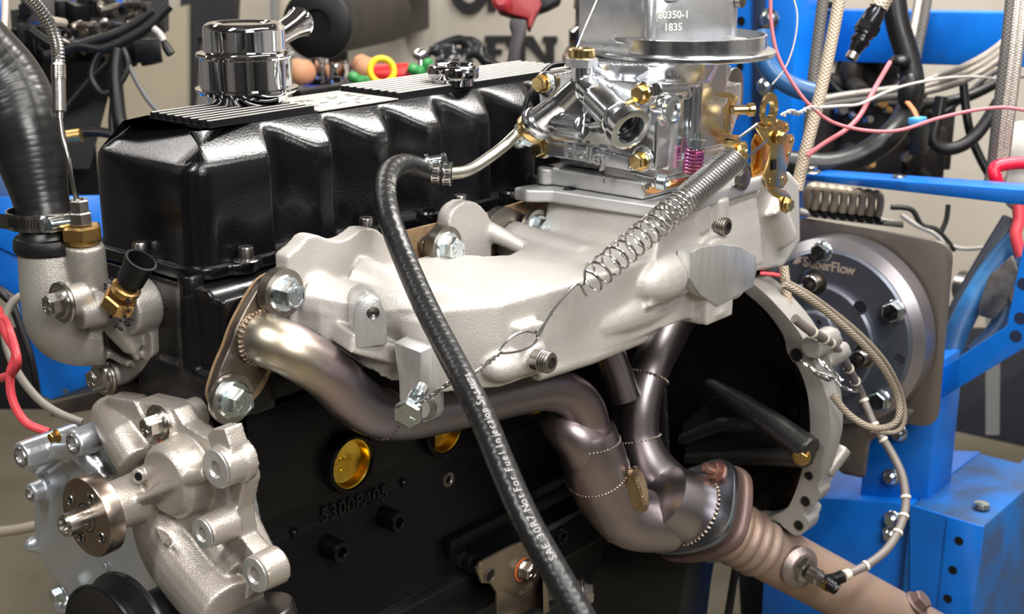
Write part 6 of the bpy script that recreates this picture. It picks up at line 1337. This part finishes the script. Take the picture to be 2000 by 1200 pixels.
cabs = [([(230, 95), (225, 140), (228, 190), (235, 240), (250, 260)], .013, 'thick black cable trunk dropping from the wiring rack'), ([(215, 90), (190, 110), (178, 150), (200, 182), (228, 170), (250, 130), (240, 95)], .006, 'black cable looped in front of the beige board'),
        ([(245, 110), (262, 150), (285, 190), (312, 222), (330, 240)], .0045, 'thin grey cable slanting down over the beige board'), ([(222, 180), (218, 240), (222, 270)], .006, 'straight black cable beside the trunk'),
        ([(210, 120), (170, 160), (140, 195), (120, 220)], .004, 'thin black cable slanting down left from the trunk'), ([(330, 10), (290, 50), (250, 75), (200, 95), (150, 90), (90, 110)], .010, 'heavy black cable bowed under the relays'),
        ([(130, 265), (170, 258), (215, 262), (240, 285)], .009, 'black hose running level behind the thermostat probe'), ([(60, 60), (120, 95), (180, 80), (240, 60), (300, 20)], .009, 'black cable sagging across the relay boxes')]
for pts, r, lab in cabs: cable('black_cable', lab, 'cable', [(x, y, 2.4) for x, y in pts], r, mat('grey_cable', (.12, .12, .12), .5) if 'grey' in lab else RUBBER, n=10)
cable('plug_lead', 'small hanging plug lead in front of the beige board', 'plug lead', [(300, 55, 2.4), (312, 66, 2.4), (320, 80, 2.4)], .006, WHITEW, n=10)
q = MB(); q.tube(PD3([(318, 78, 2.4), (325, 92, 2.4), (334, 106, 2.4)]), [.005, .008, .008], 10); tag(q.build('plug', BLACKP), 'dark plug at the end of the hanging lead', 'plug')
q = MB(); q.tube(PD3([(130, 268, 2.35), (158, 264, 2.35)]), .012, 14); tag(q.build('brass_union', BRASSD), 'dull brass union behind the thermocouple probe', 'pipe union')
cable('white_wire', 'pale wire hanging at the extreme upper left corner', 'wire', [(10, -10, 2.0), (9, 30, 2.0), (7, 62, 2.0)], .005, mat('pink_white_wire', (.75, .62, .56), .5), n=8)
q = MB(); q.rings([[PD(-30, -40, 2.45), PD(12, -40, 2.45), PD(8, 60, 2.45), PD(-30, 60, 2.45)], [PD(-30, -40, 2.5), PD(12, -40, 2.5), PD(8, 60, 2.5), PD(-30, 60, 2.5)]]); tag(q.build('blue_post', BLUE, bev=.004), 'blue painted post in the extreme upper left corner', 'post')
q = MB(); q.rings([[PD(130, -20, 2.66), PD(250, -20, 2.66), PD(245, 14, 2.66), PD(130, 10, 2.66)], [PD(130, -20, 2.72), PD(250, -20, 2.72), PD(245, 14, 2.72), PD(130, 10, 2.72)]]); tag(q.build('blue_rail', BLUE, bev=.003), 'short blue rail above the relay boxes', 'rail')
dkc = thing('dark_cabinet', 'very dark tall cabinet behind the radiator hose and thermostat housing', 'cabinet', PD(140, 330, 2.9)); q = MB(); q.rings([[PD(-40, 160, 2.85), PD(172, 120, 2.85), PD(200, 420, 2.85), PD(-40, 420, 2.85)], [PD(-40, 160, 3.1), PD(172, 120, 3.1), PD(200, 420, 3.1), PD(-40, 420, 3.1)]]); q.build('body', BLACKP, dkc)
# blue tank left
bt_ = thing('blue_machine_box', 'blue painted steel box standing behind the thermostat housing', 'machine box', PD(120, 770, 2.0))
tl, tr, br2, bl = PD(-60, 380, 2.1), PD(230, 378, 2.1), PD(230, 745, 2.1), PD(95, 785, 2.1)
q = MB(); F_ = [PD(-60, 385, 2.1), PD(215, 380, 2.1), PD(215, 740, 2.1), PD(98, 784, 2.1), PD(72, 770, 2.1), PD(30, 580, 2.1), (PD(0, 560, 2.1)), (PD(-60, 540, 2.1))]
q.prism(F_, FW*.3); q.build('box', BLUE, bt_, bev=.006)
q = MB(); q.prism([PD(x, y, 2.09) for x, y in ((-30, 385), (200, 382), (200, 480), (30, 500), (-30, 470))], FW*.01); q.build('door_panel', BLUE, bt_, bev=.003)
q = MB(); q.tube(PD3([(50, 632, 2.05), (72, 628, 2.05)]), .008, 12); q.build('brass_tap', BRASSD, bt_)
MB().lathe([(.004, 0), (.003, .003)], PD(128, 764, 2.09), -FW, 12).build('screw', STEEL, bt_)
q = MB(); q.rings([[PD(-40, 270, 2.2), PD(18, 270, 2.2), PD(40, 420, 2.2), PD(-40, 420, 2.2)], [PD(-40, 270, 2.25), PD(18, 270, 2.25), PD(40, 420, 2.25), PD(-40, 420, 2.25)]]); tag(q.build('blue_sheet', BLUEW, bev=.003), 'blue panel peeking out left behind the radiator hose', 'panel')
# dark frame parts on the left floor
q = MB(); q.rings([[PD(-40, 640, 2.5), PD(60, 640, 2.5), PD(90, 800, 2.5), PD(-40, 800, 2.5)], [PD(-40, 640, 2.7), PD(60, 640, 2.7), PD(90, 800, 2.7), PD(-40, 800, 2.7)]]); tag(q.build('black_crate', BLACKP), 'black crate in shadow left of the blue box', 'crate')
q = MB(); q.rings([[PD(95, 790, 2.4), PD(240, 752, 2.4), PD(240, 790, 2.4), PD(100, 815, 2.4)], [PD(95, 790, 2.6), PD(240, 752, 2.6), PD(240, 790, 2.6), PD(100, 815, 2.6)]]); tag(q.build('timber_skid', mat('dirty_timber', (.08, .06, .045), .8, col2=(.04, .03, .025), ns=12), bev=.003), 'dark dirty skid below the blue box', 'skid')
cable('red_wire', 'thick bright red twisted wire at the left edge running down to the timing cover', 'wire', [(-5, 600, 1.7), (10, 650, 1.7), (30, 690, 1.7), (20, 730, 1.7), (24, 780, 1.7), (50, 825, 1.7), (95, 845, 1.7)], .0055, REDW, n=10)
cable('red_wire', 'second bright red wire crossing the first at the left edge', 'wire', [(0, 740, 1.72), (22, 730, 1.7), (34, 705, 1.68), (20, 650, 1.7), (5, 620, 1.7)], .0055, REDW, n=10)
cable('grey_cable', 'grey cable arching left of the blue box with a red tip', 'cable', [(62, 576, 1.9), (35, 582, 1.9), (14, 610, 1.9), (10, 660, 1.9), (30, 720, 1.9), (70, 775, 1.9), (110, 805, 1.9), (160, 826, 1.9)], .0058, WHITEW if False else mat('beige_grey_cable', (.36, .32, .28), .5), n=10)
q = MB(); q.tube(PD3([(50, 577, 1.9), (64, 576, 1.9)]), .006, 10); tag(q.build('red_sleeve', REDW), 'short red sleeve on the tip of the grey cable', 'sleeve')
cable('floor_cable', 'beige cable lying on the concrete floor at the left edge', 'cable', [(-10, 1040, 2.3), (40, 1034, 2.3), (90, 1022, 2.3)], .009, mat('beige_cable', (.5, .42, .34), .5), n=10)
cable('black_cable', 'black cable on the left edge below the blue box', 'cable', [(-10, 560, 2.0), (10, 580, 2.0), (25, 600, 2.0), (60, 700, 2.0), (75, 790, 2.0)], .006, RUBBER, n=10)
# ================================================================== the room's lamps
for i, (l, sx, sy) in enumerate(LAMPS):
    if l.z < 2.9: continue  # the added key light stays without a housing
    f = thing('strip_or_key_light', 'white ceiling strip light, '+('over the near side of the engine', 'in front of the engine nose', 'above the dynamometer', 'along the rear wall')[min(i, 3)], 'lamp', l+V((0, 0, .25)), 'ceiling strip lights')
    q = MB(); q.box(l+V((0, 0, .05)), (sx+.06, sy+.06, .06)); q.build('housing', mat('white_lamp_housing', (.6, .6, .6), .5), f)
    q = MB(); q.cyl(l+V((-sx*.35, 0, .08)), l+V((-sx*.35, 0, .25)), .006); q.cyl(l+V((sx*.35, 0, .08)), l+V((sx*.35, 0, .25)), .006); q.build('hanger', STEEL, f)

# unseen cupboards added behind and beside the camera for dark reflections and deeper blacks
CUP = mat('charcoal_added_cupboard', (.02, .02, .022), .4)
for lab, u0, u1, n0, n1, z1 in (('charcoal cupboard against the wall behind the photographer, left one, unseen, for dark reflections', -2.6, -1.5, RB+.02, RB+.5, 2.0), ('charcoal cupboard against the wall behind the photographer, right one, unseen, for dark reflections', .2, 2.2, RB+.02, RB+.5, 2.2),
        ('charcoal cupboard along the left wall of the workshop, unseen, for dark reflections', RL+.02, RL+.5, -5.2, -3.6, 2.1), ('charcoal cupboard along the right wall of the workshop, unseen, for dark reflections', RR-.5, RR-.02, -5.4, -3.4, 2.1)):
    t_ = thing('added_cupboard', lab, 'added_cupboard', wallp((u0+u1)/2, (n0+n1)/2, 0)); rbox(u0, u1, n0, n1, .0, z1).build('carcass', CUP, t_, bev=.01)

q = MB(); q.rings([[PD(x, y, d) for x, y in ((1440, 1085), (1575, 1120), (1575, 1260), (1450, 1260))] for d in (2.7, 2.9)]); tag(q.build('dark_gap_filler', BLACKP, bev=.004), 'dark box added to darken the floor gap under the exhaust pipe', 'box')  # made-up dark block, darkens the view below the pipe
cable('black_cable', 'black cable added to darken the gap under the brown exhaust pipe by the blue strap', 'cable', [(1440, 1090, 2.3), (1432, 1140, 2.3), (1420, 1215, 2.3)], .007, RUBBER, n=10)  # cable added beside the block for the same darkening
